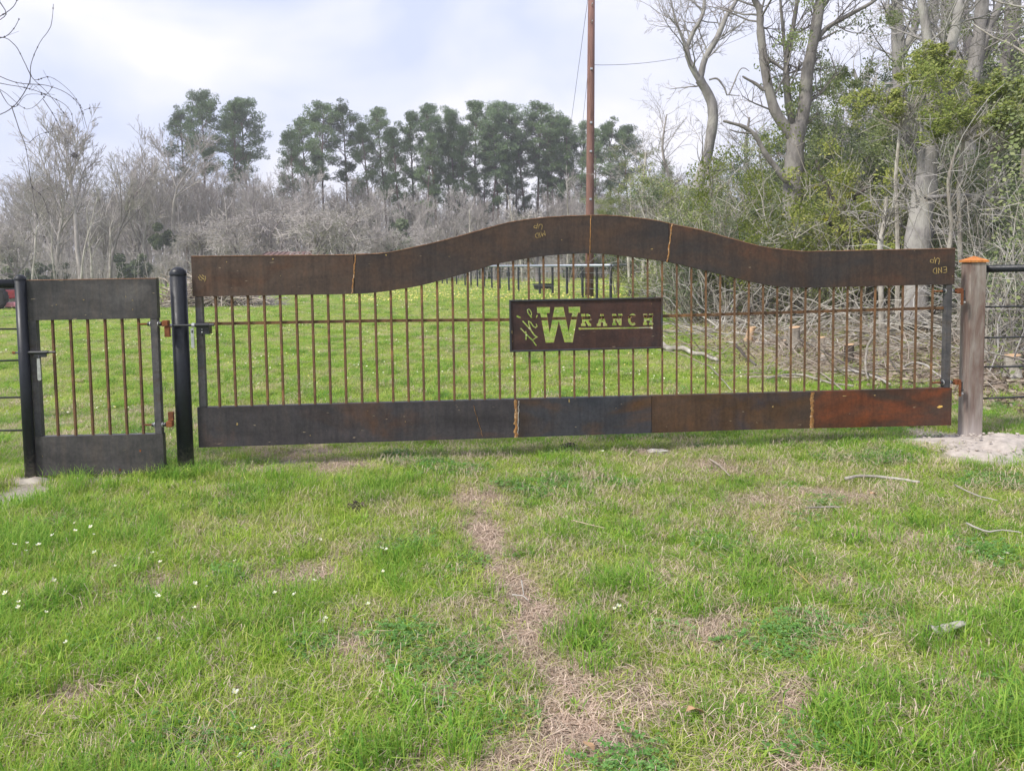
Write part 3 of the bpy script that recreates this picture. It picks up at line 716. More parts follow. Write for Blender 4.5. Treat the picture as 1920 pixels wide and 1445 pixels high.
    for c in cut[:7]:
        for i in range(len(c)):
            a, b = c[i], c[(i+1) % len(c)]; l = math.hypot(b[0]-a[0], b[1]-a[1]); k = max(1, int(l/.012))
            for j in range(k):
                if random.random() < .45:
                    t = (j+.5)/k; x, z = lerp(a[0], b[0], t), lerp(a[1], b[1], t)
                    w = rnd(.001, .0026); mb.box(x-w, x+w, y0-.0025, y0-.0002, z-w*rnd(.6, 2), z+w*rnd(.6, 2))
    d = mb.build('cut_dross', 'weld', o); d['kind'] = 'stuff'
    spots(o, [(*g(960, 623), .004, .016), (*g(961, 640), .003, .006), (*g(1222, 569), .003, .003)], y0-.0003)
sign_board()
# ---- slide bolt of the big gate, reaching the black post
zb = g(375, 608)[1]
latch = MB().tube([V((.012-.165, -.076, zb)), V((.16, -.076, zb))], [.0085]*2, 12).build('slide_bolt', 'black_steel', gate, smooth=False)
MB().tube([V((.03, -.076, zb)), V((.13, -.076, zb))], [.014]*2, 14).build('bolt_barrel', 'black_steel', latch)
MB().tube([V((.012, -.076, zb)), V((.032, -.076, zb))], [.0165]*2, 14).build('collar', 'zinc', latch)
MB().tube([V((-.155, -.076, zb)), V((-.125, -.076, zb))], [.013]*2, 14).build('collar', 'zinc', latch)
MB().tube([V((.13, -.076, zb)), V((.165, -.076, zb))], [.0105]*2, 12).build('bolt_end', 'steel_stile', latch)
MB().box(.042, .128, -.070, -.0005, zb-.068, zb-.014).build('mount_plate', 'black_steel', latch)
for dz in (.032, .052): MB().blob((.078, -.071, zb-dz), (.005, .003, .005), rough=0).build('rivet', 'zinc', latch)
hp = [(.016+.011*math.cos(t), zb-.155+.011*math.sin(t)) for t in [R(180+k*30) for k in range(7)]]
MB().prism([(.005, zb-.02)]+hp+[(.027, zb-.02)], -.094, -.086).build('handle', 'zinc', latch)
MB().prism([(.012, zb-.055), (.02, zb-.055), (.021, zb-.035), (.012, zb-.035)], -.0965, -.0945).build('handle_slot', 'black_steel', latch)
MB().box(.014, .060, -.0755, -.0008, zb-.012, zb+.004).build('bracket', 'black_steel', latch)
# ---- hinges
def hinge(parent, x0, z, dir_, y=.02, rodlen=.16):
    """threaded rod through a stile, nuts either side, a rusty plate towards the post; dir_ = +1 when the post is on the right"""
    h = MB().tube([V((x0-dir_*rodlen*.62, y, z)), V((x0+dir_*rodlen*.45, y, z))], [.0075]*2, 10).build('hinge', 'rust_orange', parent)
    for s in (-.036, .036):
        MB().tube([V((x0+s-.012, y, z)), V((x0+s+.012, y, z))], [.017]*2, 6).build('nut', 'black_steel', h)
        MB().tube([V((x0+s*.78-.002, y, z)), V((x0+s*.78+.002, y, z))], [.021]*2, 14).build('washer', 'zinc', h)
    return h
xs = SR-.039
for zpx in (546, 717.5):
    z = g(1770, zpx)[1]; h = hinge(gate, xs, z, 1, rodlen=.2)
    x1 = xs+.085
    bevel(MB().box(x1-.012, x1+.03, -.004, .044, z-.022, z+.022).build('hinge_eye', 'rust_orange', h), .004)
    MB().box(x1+.006, x1+.018, -.022, -.006, z-.11, z+.012).build('hinge_plate', 'rust_orange', h)
    MB().tube([V((x1+.026, -.014, z-.075)), V((x1+.026, -.014, z+.005))], [.008]*2, 10).build('hinge_pin', 'black_steel', h)
    for dz in (-.06, -.09): MB().blob((x1+.03, -.02, z+dz), (.009, .009, .008), rough=0).build('bolt_head', 'zinc' if dz == -.09 else 'black_steel', h)
# ================================================================ small walk gate
YS0, YS1 = 5.42, 5.46
SA = (atY(57, 700, YS0).x, YS0); SB = (atY(300, 700, YS1).x, YS1)
s_, sang = frame_of(SA, SB)
sg = empty('walk_gate', (SA[0], SA[1], 0), sang, 'small grey steel walk gate with six thin bars, between the two black posts', 'gate')
SW = s_(300, 700)[0]; zt1 = s_(170, 523)[1]; zt0 = s_(170, 598.5)[1]; zb1 = s_(185, 816)[1]; zb0 = s_(185, 889)[1]
zt0 = (s_(50, 600)[1]+s_(297, 597.5)[1])/2
MB().box(0, SW, 0, .05, zt0, zt1-.005).build('top_plate', 'steel_grey', sg)
MB().box(-.001, SW+.001, -.002, .052, zt1-.0048, zt1).build('edge_strip', 'rust_edge', sg)
MB().box(0, SW, 0, .05, zb0, zb1).build('bottom_plate', 'steel_grey', sg)
for xa in (.004, SW-.055): bevel(MB().box(xa, xa+.05, .003, .048, zb1+.0005, zt0-.0005).build('stile', 'steel_stile', sg), .003)
for px in (100.5, 134, 166.5, 199, 231, 262):
    x = s_(px, 700)[0]; MB().tube([V((x, .02, zb1+.0005)), V((x, .02, zt0-.0005))], [.0105]*2, 4).build('bar', 'steel_bar', sg)
q3 = lambda px, py, w, h: (*s_(px, py), w, h)
spots(sg, [q3(157, 562, .010, .004), q3(106, 571, .005, .003), q3(248, 563, .009, .003), q3(249, 580, .003, .007), q3(236, 556, .003, .004), q3(80, 855, .004, .003), q3(190, 589, .003, .002)], -.0012)
spots(sg, [q3(225, 880, .010, .012), q3(263, 845, .006, .012)], -.0008, 'rust_spot', 'rust_orange')
for zpx in (607.5, 797):
    z = s_(290, zpx)[1]; h = hinge(sg, SW-.03, z, 1, rodlen=.19)
    x1 = SW+.034
    bevel(MB().box(x1-.008, x1+.034, 0, .045, z-.018, z+.024).build('hinge_eye', 'rust_orange', h), .004)
    dz = (-.095, -.02) if zpx < 700 else (.028, .09)
    MB().box(x1+.006, x1+.04, .008, .035, z+dz[0], z+dz[1]).build('hinge_plate', 'rust_orange', h)
zb = s_(75, 660)[1]
lt = MB().tube([V((-.085, -.016, zb)), V((.19, -.016, zb))], [.0075]*2, 10).build('slide_bolt', 'black_steel', sg)
MB().tube([V((.0, -.016, zb)), V((.14, -.016, zb))], [.012]*2, 12).build('bolt_barrel', 'black_steel', lt)
MB().box(.045, .125, -.022, -.008, zb-.034, zb-.012).build('mount_plate', 'black_steel', lt)
MB().tube([V((-.105, -.016, zb)), V((-.085, -.016, zb))], [.009]*2, 10).build('bolt_end', 'rust_orange', lt)
hx = s_(78, 690)[0]; hz0 = s_(78, 671)[1]; hz1 = s_(78, 712)[1]
hp = [(hx+.012*math.cos(t), hz1+.011+.011*math.sin(t)) for t in [R(180+k*30) for k in range(7)]]
MB().prism([(hx-.010, hz0)]+hp+[(hx+.010, hz0)], -.036, -.028).build('handle', 'zinc', lt)
MB().tube([V((hx, -.03, hz0-.004)), V((hx, -.016, zb-.02))], [.006]*2, 8).build('handle_neck', 'black_steel', lt)
# ================================================================ posts
def dome_post(name, x, y, r, top, label, z0=-.3):
    o = empty(name, (x, y, 0), 0, label, 'post')
    mb = MB().tube([V((0, 0, z0)), V((0, 0, top-.35*r))], [r]*2, 28); p = mb.build('shaft', 'black_paint', o, smooth=True)
    for pol in p.data.polygons:
        if len(pol.vertices) > 4: pol.use_smooth = False
    mb = MB(); n = 28; rings = [(r*1.035, -.38*r), (r*1.04, -.3*r)]+[(r*1.04*math.cos(t), r*.98*math.sin(t)-.28*r) for t in [R(a) for a in range(0, 91, 10)]]
    mb.tube([V((0, 0, top-.47*r+zz)) for _, zz in rings], [max(rr, .0005) for rr, _ in rings], n)
    mb.build('domed_cap', 'black_paint', o, smooth=True)
    return o
bp = gnd(344, 890); bx = bp.x-.003; by = bp.y+.057
dome_post('pipe_post', bx, by, .057, 1.50, 'thick round black pipe post with a domed cap, between the small and the big gate')
sp_ = gnd(55, 905); px_, py_ = sp_.x-.012, sp_.y+.04
lp = dome_post('pipe_post', px_, py_, .037, atY(38, 517, py_).z, 'thinner black pipe post left of the small gate, end of the left fence')
# collar of dried concrete round the thin post
mb = MB(); mb.blob((px_-.02, py_-.02, -.02), (.17, .13, .055), 4, 16, 8, .35); tag(mb.build('concrete_footing', 'concrete', smooth=True), 'rough patch of pale concrete round the foot of the thin black post', 'footing')
# square gate post with the orange cap
wp = gnd(1812, 828); pw = .130
post = empty('square_post', (wp.x, wp.y, 0), 0, 'weathered brown square gate post with an orange pyramid cap', 'post')
ztop = atY(1822, 492, wp.y).z
mb = MB().box(0, pw, 0, pw, -.3, ztop); bevel(mb.build('shaft', 'gate_post_wood', post), .006)
e = .012; cm = MB().box(-e, pw+e, -e, pw+e, ztop+.0005, ztop+.016)
cm.build('cap_rim', 'rust_cap', post)
mb = MB(); z = ztop+.0162; c = pw/2; mb.v = [(-e, -e, z), (pw+e, -e, z), (pw+e, pw+e, z), (-e, pw+e, z), (c, c, z+.036)]; mb.f = [(0, 3, 2, 1), (0, 1, 4), (1, 2, 4), (2, 3, 4), (3, 0, 4)]
mb.build('cap_pyramid', 'rust_cap', post)
# ================================================================ fences on both sides
def side_fence(name, start, dirx, diry, zr, zs, pipe_r, rod_r, length, label, posts):
    o = empty(name, (start[0], start[1], 0), 0, label, 'fence')
    d = V((dirx, diry, 0)).normalized()
    mb = MB().tube([V((0, 0, zr))+d*.0, d*length+V((0, 0, zr))], [pipe_r]*2, 18); mb.build('top_rail', 'black_paint', o, smooth=True)
    for z in zs:
        n = 16; mb = MB().tube([d*length*i/n+V((0, 0, z+rnd(-.004, .004))) for i in range(n+1)], [rod_r]*(n+1), 8); mb.build('rod', 'black_steel', o, smooth=True)
    for t in posts:
        p = d*t; MB().tube([V((p.x, p.y, -.2)), V((p.x, p.y, zr-pipe_r*.5))], [.036]*2, 14).build('post', 'black_paint', o, smooth=True)
lz = [atY(10, y, py_).z for y in (617, 676.5, 745, 806)]
lf = side_fence('pipe_fence', (px_, py_), -1, .03, atY(10, 532, py_).z, lz, .031, .0065, 5.5, 'black pipe fence with four thin rods, left of the small gate', [2.6, 5.2])
ry = wp.y+pw*.55
rz_ = [atY(1880, y, ry).z for y in (575, 632, 688, 746)]
rf = side_fence('pipe_fence', (wp.x+pw, ry), 1, .06, atY(1880, 503.5, ry).z, rz_, .030, .0075, 6.5, 'black pipe fence with four thin rods, right of the orange-capped post', [2.4, 4.9])
# sand mound at the square post
def mound(name, cx, cy, rx, ry, h, mat, label, cat, seed=0):
    mb = MB(); n, m = 90, 26; mb.v.append((cx, cy, gh(cx, cy)+h*.9))
    for j in range(1, m+1):
        for i in range(n):
            a = 2*math.pi*i/n; q = j/m; k = 1+.30*noise.noise(V((math.cos(a)*1.6+seed, math.sin(a)*1.6, 2.)))+.16*noise.noise(V((math.cos(a)*5+seed, math.sin(a)*5, 7.)))
            x, y = cx+rx*q*k*math.cos(a), cy+ry*q*k*math.sin(a)
            z = gh(x, y)+h*(.5+.5*math.cos(math.pi*q))-.05*q**6 + .035*noise.noise(V((x*4, y*4, seed)))*(1-q*q)+.018*noise.noise(V((x*13, y*13, seed)))*(1-q**3)
            mb.v.append((x, y, z))
    for i in range(n): mb.f.append((0, 1+i, 1+(i+1) % n))
    for j in range(m-1):
        for i in range(n): b = 1+j*n; mb.f.append((b+i, b+n+i, b+n+(i+1) % n, b+(i+1) % n))
    o = mb.build(name, mat, smooth=True); tag(o, label, cat); return o
mat_plain('sand', (.40, .355, .315), .97, scale=18, var=.22, b_=.8)
mound('sand_mound', wp.x+.20, wp.y-.22, 1.02, .56, .075, 'sand', 'low pale sandy mound of spoil round the foot of the square post', 'mound', 3)
mb = MB()
for k in range(260):
    a = rnd(0, 6.283); q = math.sqrt(random.random())*1.08; x, y = wp.x+.2+1.0*q*math.cos(a), wp.y-.22+.55*q*math.sin(a); r = rnd(.004, .016)*(1.5 if random.random() < .1 else 1)
    mb.blob((x, y, gh(x, y)+.10*(.5+.5*math.cos(math.pi*min(1, q)))*.95+r*.2), (r, r, r*.7), k, 6, 4, .6)
tag(mb.build('sand_clods', 'sand'), 'small clods and crumbs scattered on the sandy mound', 'clods', kind='stuff')
# ================================================================ utility pole and wires
pp = gnd(1104, 575); PY = 33.0; pb = atY(1105, 560, PY); pt = atY(1109, 0, PY); dirp = (pt-pb)/(pt.z-pb.z)
pole = empty('utility_pole', (pb.x, PY, 0), 0, 'tall reddish brown wooden utility pole behind the gate', 'utility pole')
pts = [dirp*z for z in (0, 2.5, 5, 7.5, 10, 13.6)]; MB().tube([V((p.x, p.y, p.z)) for p in pts], [.185, .178, .17, .162, .155, .14], 18).build('shaft', 'pole_wood', pole, smooth=True)
for z in (9.62, 6.2, 7.4, 4.2): MB().box(dirp.x*z-.05, dirp.x*z+.05, -.2, -.12, z-.04, z+.04).build('bracket', 'zinc', pole)
for z in (11.5, 12.2, 12.9): MB().tube([V((dirp.x*z, .1, z)), V((dirp.x*z, -.42, z+.02))], [.02]*2, 8).build('step', 'zinc', pole)
def wire(p0, p1, sag, r, label, mat='wire'):
    n = 24; pts = [p0.lerp(p1, i/n)-V((0, 0, sag*4*(i/n)*(1-i/n))) for i in range(n+1)]
    tag(MB().tube(pts, [r]*(n+1), 5).build('wire', mat, smooth=True), label, 'wire')
wire(atY(1102, 0, PY), atY(1070, 235, PY+9), .0, .011, 'thin stay wire slanting down to the left of the utility pole')
wire(atY(1108, 122, PY), atY(1480, 20, PY+16), .9, .012, 'thin cable rising from the utility pole towards the bare trees on the right')
wire(atY(1103, 130, PY), atY(1092, 236, PY+3), .0, .009, 'short thin wire hanging close beside the utility pole')
# ================================================================ far paddock fence
def far_fence():
    P0 = V((atY(1145, 500, 29.5).x, 29.5, 0)); P1 = V((atY(828, 512, 60).x, 60, 0)); d = (P1-P0)
    xs_px = [1145, 1119, 1092, 1063, 1036, 1012, 991, 972, 954, 937, 922, 908, 895, 883, 872, 856, 847, 838, 829]
    o = empty('paddock_fence', (P0.x, P0.y, 0), 0, 'black paddock fence with a pale top rail, beyond the utility pole', 'fence')
    zr = 1.36
    nx, ny = d.x, d.y
    for px in xs_px:
        r = ray(px, 520); t = (r.x*P0.y-r.y*P0.x)/(r.y*d.x-r.x*d.y) if abs(r.y*d.x-r.x*d.y) > 1e-6 else 0
        p = d*t; MB().tube([V((p.x, p.y, -.2)), V((p.x, p.y, zr))], [.055]*2, 8).build('post', 'black_steel', o)
    e = d*1.6
    MB().tube([V((0.0, 0, zr+.03)), V((e.x, e.y, zr+.03))], [.06]*2, 10).build('top_rail', 'highlit_rail', o, smooth=True)
    for z in (.45, .8, 1.1): MB().tube([V((0, 0, z)), V((e.x, e.y, z))], [.008]*2, 5).build('strand', 'wire', o)
    o2 = empty('paddock_fence', (P0.x, P0.y, 0), 0, 'short black side fence running back from the paddock corner post', 'fence')
    f = V((5.5, 17, 0))
    for t in (.25, .5, .75, 1.): MB().tube([V((f.x*t, f.y*t, -.2)), V((f.x*t, f.y*t, zr))], [.05]*2, 8).build('post', 'black_steel', o2)
    MB().tube([V((.06, .07, zr+.03)), V((f.x, f.y, zr+.03))], [.05]*2, 8).build('top_rail', 'highlit_rail', o2)
    a = V((atY(830, 512, 84).x, 84, 0)); b = V((atY(1180, 508, 76).x, 76, 0))
    o3 = empty('paddock_fence', (a.x, a.y, 0), 0, 'farthest pale-railed fence in front of the woodland edge', 'fence'); w = b-a
    for t in range(0, 15): q = w*(t/14); MB().tube([V((q.x, q.y, -.2)), V((q.x, q.y, 1.3))], [.05]*2, 6).build('post', 'bark_far', o3)
    for z in (.7, 1.3): MB().tube([V((0, 0, z)), V((w.x, w.y, z))], [.045]*2, 6).build('rail', 'highlit_rail', o3)
far_fence()
tr = gnd(1019, 545); t = empty('water_trough', (tr.x, tr.y, gh(tr.x, tr.y)+.08), 0, 'long low black stock trough standing in the far paddock', 'trough')
def oval(rx, ry, z, n=24): return [V((rx*math.cos(2*math.pi*k/n), ry*math.sin(2*math.pi*k/n), z)) for k in range(n)]
def loft(rings):
    mb = MB(); n = len(rings[0])
    for r in rings: mb.v += [tuple(p) for p in r]
    for j in range(len(rings)-1):
        for i in range(n): mb.f.append((j*n+i, j*n+(i+1) % n, (j+1)*n+(i+1) % n, (j+1)*n+i))
    return mb
loft([oval(.50, .3, 0), oval(.58, .36, .3), oval(.56, .34, .3), oval(.49, .28, .04), oval(.01, .01, .04)]).build('tub', 'black_plastic', t, smooth=False)
loft([oval(.60, .38, .27), oval(.61, .39, .31), oval(.55, .33, .31), oval(.55, .33, .27)]).build('rim', 'black_plastic', t)
# ================================================================ barn behind the gate, pale shed in the wood
def barn(name, px0, px1, Y, ridge_py, label, roof, wall, depth=7):
    x0, x1 = atY(px0, 480, Y).x, atY(px1, 480, Y).x; zr = atY((px0+px1)/2, ridge_py, Y).z; ze = zr-.85; m = (x0+x1)/2; hw = (x1-x0)/2
    o = empty(name, (m, Y, 0), 0, label, 'building')
    MB().box(-hw*.92, hw*.92, .3, depth-.3, 0, ze+.1).build('wall', wall, o)
    mb = MB(); mb.v = [(-hw, 0, ze), (hw, 0, ze), (hw*.9, depth/2, zr), (-hw*.9, depth/2, zr), (-hw, depth, ze), (hw, depth, ze), (-hw, 0, ze-.08), (hw, 0, ze-.08), (-hw, depth, ze-.08), (hw, depth, ze-.08)]
    mb.f = [(0, 1, 2, 3), (3, 2, 5, 4), (0, 3, 4), (1, 5, 2), (6, 7, 1, 0), (4, 5, 9, 8), (6, 8, 9, 7), (0, 4, 8, 6), (1, 7, 9, 5)]
    rf_ = mb.build('roof', roof, o)
    for k in range(12):
        x = lerp(-hw*.86, hw*.86, k/11); mb = MB(); mb.tube([V((x*1.1, -.02, ze+.03)), V((x, depth/2, zr+.03))], [.035]*2, 4); mb.build('roof_rib', roof, rf_)
    MB().box(-.9, .9, .22, .297, 0, 2.0).build('door', 'black_steel', o)
    return o
barn('barn', 468, 592, 62, 470.5, 'low barn with a rusty brown roof just showing over the left end of the gate', 'shed_roof', 'shed_wall')
barn('shed', 1632, 1795, 34, 450, 'white metal shed glimpsed between the trunks behind the right end of the gate', 'white_paint', 'white_paint', 5)
# ================================================================ tractor at the left edge
def tractor():
    w = gnd(6, 580); o = empty('tractor', (w.x, w.y, gh(w.x, w.y)), 0, 'red farm tractor parked in the field, mostly cut off by the left edge', 'tractor')
    def wheel(x, y, r, wd, name='wheel'):
        wh = MB().tube([V((x, y-wd/2, r)), V((x, y-wd*.42, r)), V((x, y+wd*.42, r)), V((x, y+wd/2, r))], [r*.9, r, r, r*.9], 28).build(name, 'rubber', o)
        for k in range(18):
            a = 2*math.pi*k/18; c_, s2 = math.cos(a), math.sin(a); m = MB()
            m.tube([V((x+c_*r*.97, y-wd*.45, r+s2*r*.97)), V((x+math.cos(a+.12)*r*1.0, y+wd*.45, r+math.sin(a+.12)*r*1.0))], [.03]*2, 4); m.build('lug', 'rubber', wh)
        MB().tube([V((x, y-wd*.54, r)), V((x, y-wd*.2, r))], [r*.55]*2, 24).build('rim', 'zinc', wh)
        MB().tube([V((x, y-wd*.60, r)), V((x, y-wd*.5, r))], [r*.16]*2, 12).build('hub', 'tractor_red', wh)
    wheel(0, -.45, .46, .3); wheel(0, .65, .46, .3); wheel(-1.75, -.35, .33, .2); wheel(-1.75, .55, .33, .2)
    bevel(MB().box(-2.2, -.45, -.15, .35, .5, 1.05).build('bonnet', 'tractor_red', o), .06)
    bevel(MB().box(-.55, .3, -.2, .4, .42, .75).build('body', 'tractor_red', o), .04)
    for y in (-.45, .65):
        mb = MB(); mb.strip([(.52*math.cos(R(a)), .46+.56*math.sin(R(a))) for a in range(84, 165, 12)], [(.48*math.cos(R(a)), .46+.52*math.sin(R(a))) for a in range(84, 165, 12)], y-.2, y+.2); mb.build('mudguard', 'tractor_red', o)
    MB().box(-.3, .1, -.1, .3, .76, .86).build('seat', 'black_plastic', o); MB().box(.02, .1, -.1, .3, .86, 1.15).build('seat_back', 'black_plastic', o)
    MB().tube([V((-.55, .1, .9)), V((-.38, .1, 1.22))], [.02]*2, 8).build('steering_column', 'black_steel', o)
    mb = MB(); mb.tube([V((-.38+.0*math.sin(t), .1+.17*math.cos(t), 1.22+.17*math.sin(t)*.5)) for t in [R(k*30) for k in range(13)]], [.014]*13, 6, False); mb.build('steering_wheel', 'black_plastic', o)
    bevel(MB().box(.30, .78, -.4, .6, .10, .28).build('mower_deck', 'tractor_pink', o), .03)
    MB().tube([V((-1.2, 0.05, 1.05)), V((-1.2, .05, 1.35))], [.03]*2, 8).build('exhaust', 'black_steel', o)
tractor()
# ================================================================ vegetation
def path(p, d, L, n, wob, up):
    pts = [p.copy()]; d = d.normalized()
    for i in range(n):
        d = (d+rvec()*wob+V((0, 0, up))).normalized(); p = p+d*(L/n); pts.append(p.copy())
    return pts, d
def at_t(pts, t):
    k = t*(len(pts)-1); i = min(int(k), len(pts)-2); return pts[i].lerp(pts[i+1], k-i), (pts[i+1]-pts[i]).normalized()
def dev(d, ang):                                  # a direction leaning away from d by ang
    a = d.orthogonal().normalized(); b = d.cross(a); t = rnd(0, 6.283)
    return (d*math.cos(ang)+(a*math.cos(t)+b*math.sin(t))*math.sin(ang)).normalized()
def rec(W, T, p, d, L, r, lvl, P):
    sides = P['sides'][lvl]; n = P['segs'][lvl]
    pts, _ = path(p, d, L, n, P['wob'], P['up'][lvl])
    r1 = max(r*P['end'], P['rmin']); rs = [lerp(r, r1, i/n) for i in range(n+1)]
    (W if lvl < P['split'] else T).tube(pts, rs, sides, False)
    if lvl+1 < len(P['n']):
        for k in range(P['n'][lvl]):
            t = rnd(P['start'][lvl], 1.0) if k else 1.0
            q, dd = at_t(pts, min(t, .999)); a = R(rnd(*P['ang']))*(.55 if k == 0 else 1)
            rec(W, T, q, dev(dd, a), L*rnd(.5, .85)*P['ratio']*(1.15-.45*t), max(P['rmin'], lerp(r, r1, t)*rnd(.5, .8)), lvl+1, P)
def bare_tree(P, H):
    W, T = MB(), MB(); rec(W, T, V((0, 0, -.2)), V((rnd(-.08, .08), rnd(-.08, .08), 1)), H*P['trunk'], H*P['r'], 0, P); return W, T
def place(name, parts, loc, rz, s, label, cat, group=None, sz=None):
    o = empty(name, loc, rz, label, cat, group); o.scale = (s, s, sz or s)
    for pn, me in parts:
        c = bpy.data.objects.new(pn, me); scene.collection.objects.link(c); c.parent = o
    return o
FAR = []
for i in range(5):
    P = dict(n=[9, 7, 5, 5, 0], sides=[6, 4, 3, 3, 3], segs=[6, 4, 3, 2, 2], wob=.15, up=[.03, .09, .08, .06, .04], end=.45, rmin=.011, split=2, start=[.38, .2, .2, .1], ang=(16, 50), ratio=.80, trunk=.60, r=.013)
    W, T = bare_tree(P, 12); FAR.append((W, T))
SPREAD = []
for i in range(3):
    P = dict(n=[8, 7, 6, 6, 0], sides=[6, 5, 3, 3, 3], segs=[4, 6, 4, 3, 2], wob=.30, up=[.04, .02, -.01, -.05, -.05], end=.5, rmin=.012, split=2, start=[.3, .25, .2, .15], ang=(35, 80), ratio=1.0, trunk=.36, r=.020)
    W, T = bare_tree(P, 9); SPREAD.append((W, T))
def meshes(WT, mw, mt): return [('trunk', WT[0].mesh('trunk', mw, True)), ('crown', WT[1].mesh('crown', mt))]
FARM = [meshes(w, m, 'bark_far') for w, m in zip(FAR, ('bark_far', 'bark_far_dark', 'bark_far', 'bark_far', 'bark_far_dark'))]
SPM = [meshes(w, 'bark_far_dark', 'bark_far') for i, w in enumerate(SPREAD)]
def zone(px):
    for lim, s in ((60, 'behind the thin left post'), (300, 'above the small gate'), (420, 'behind the thick black post'), (560, 'below the leftmost pines'), (700, 'left of the lone pine'), (860, 'behind the rising curve of the gate'), (1010, 'below the long row of pines'), (1200, 'beside the utility pole')):
        if px < lim: return s
    return 'behind the thicket'
# rows of bare trees along the far side of the field
for row, (Y, hmul, n) in enumerate(((80, .80, 26), (88, .92, 28), (97, 1.05, 28), (108, 1.15, 26))):
    for k in range(n):
        px = lerp(-130, 1330, (k+rnd(.1, .9))/n); y = Y+rnd(-3, 3); p = atY(px, 500, y)
        h = hmul*rnd(.8, 1.15)*(.80 if px < 40 else 1.16 if px < 480 else 1.12 if px < 720 else .95)
        vi = random.randrange(5); lab = '%s %s tree in the far bare wood, %s' % (('pale grey', 'dark grey', 'pale forked', 'pale slim', 'dark slim')[vi], ('front-row', 'second-row', 'third-row', 'back-row')[row], zone(px))
        place('bare_tree', FARM[vi], (p.x, y, gh(p.x, y)), rnd(0, 6.28), h, lab, 'tree', 'bare trees of the far treeline')
for (px, y, s, mi, lab) in ((150, 74, 1.62, 0, 'tall slender bare tree with a dark bird nest high in its crown'), (205, 72, 1.25, 1, 'bare tree with a darker forked trunk above the small gate'), (325, 78, 1.4, 3, 'tall bare tree rising left of the two leftmost pines'),
                           (270, 80, 1.35, 2, 'bare tree with thin upright limbs, left of the thick black post'), (110, 76, 1.3, 2, 'pale thin bare tree left of the tree with the nest')):
    p = atY(px, 500, y); place('bare_tree', FARM[mi], (p.x, y, 0), rnd(0, 6), s, lab, 'tree')
for (px, y, s, mi, lab) in ((455, 66, 1.3, 0, 'wide spreading bare tree with dark crooked limbs behind the left end of the gate'), (590, 60, 1.35, 1, 'pale arching bare tree with drooping twigs behind the gate curve'), (655, 67, 1.35, 2, 'grey bare tree with a tangled round crown left of the lone pine'),
                           (520, 72, 1.5, 2, 'round-crowned bare tree between the two arching ones'), (730, 70, 1.1, 1, 'low bare tree under the lone tall pine'), (820, 70, 1.1, 0, 'low twisted bare tree under the middle pines'), (1010, 62, 1.15, 2, 'bare tree with twisting branches just left of the utility pole'),
                           (930, 68, 1.1, 1, 'pale bare tree behind the top of the gate arch'), (370, 72, 1.3, 1, 'drooping pale bare tree behind the top left corner of the gate'), (310, 62, .62, 0, 'small bare tree with a low white limb behind the thick black post'),
                           (30, 70, 1.2, 2, 'grey bare tree at the left edge behind the tractor'), (1075, 70, 1.15, 0, 'bare tree directly behind the utility pole')):
    p = atY(px, 500, y); place('bare_tree', SPM[mi], (p.x, y, 0), rnd(0, 6), s, lab, 'tree')
# bird nest in the tall tree
p = atY(140, 292, 74); mb = MB(); mb.blob((p.x, 74, p.z), (.22, .22, .16), 3, 10, 6, .5, 5)
for k in range(90): q = V((p.x, 74, p.z))+rvec()*rnd(.1, .28); mb.tube([q, q+rvec()*.3], [.02, .012], 3)
tag(mb.build('bird_nest', 'bark_dark'), 'dark bird nest high in the tall bare tree on the left', 'nest')
# thin pale trunks in front of the far wood
for px, h, y in ((150, 8, 66), (172, 7, 68), (58, 6, 66), (102, 5.5, 69), (420, 7, 70), (205, 6, 66), (640, 6, 68), (880, 6, 62), (980, 7, 60), (1066, 7, 58)):
    p = atY(px, 500, y); W = MB(); T = MB(); P = dict(n=[7, 4, 0], sides=[6, 3, 3], segs=[7, 3, 2], wob=.09, up=[.06, .05, .03], end=.35, rmin=.015, split=1, start=[.35, .2], ang=(25, 55), ratio=.4, trunk=1., r=.011)
    rec(W, T, V((0, 0, -.1)), V((0, 0, 1)), h, .10, 0, P)
    place('sapling', meshes((W, T), 'bark_pale', 'bark_far'), (p.x, y, 0), 0, 1, '%s slim pale trunk at the field edge, ' % ('tallest' if h >= 8 else 'tall' if h >= 7 else 'short' if h > 5.8 else 'shortest')+zone(px), 'tree', 'slim pale trunks at the field edge')
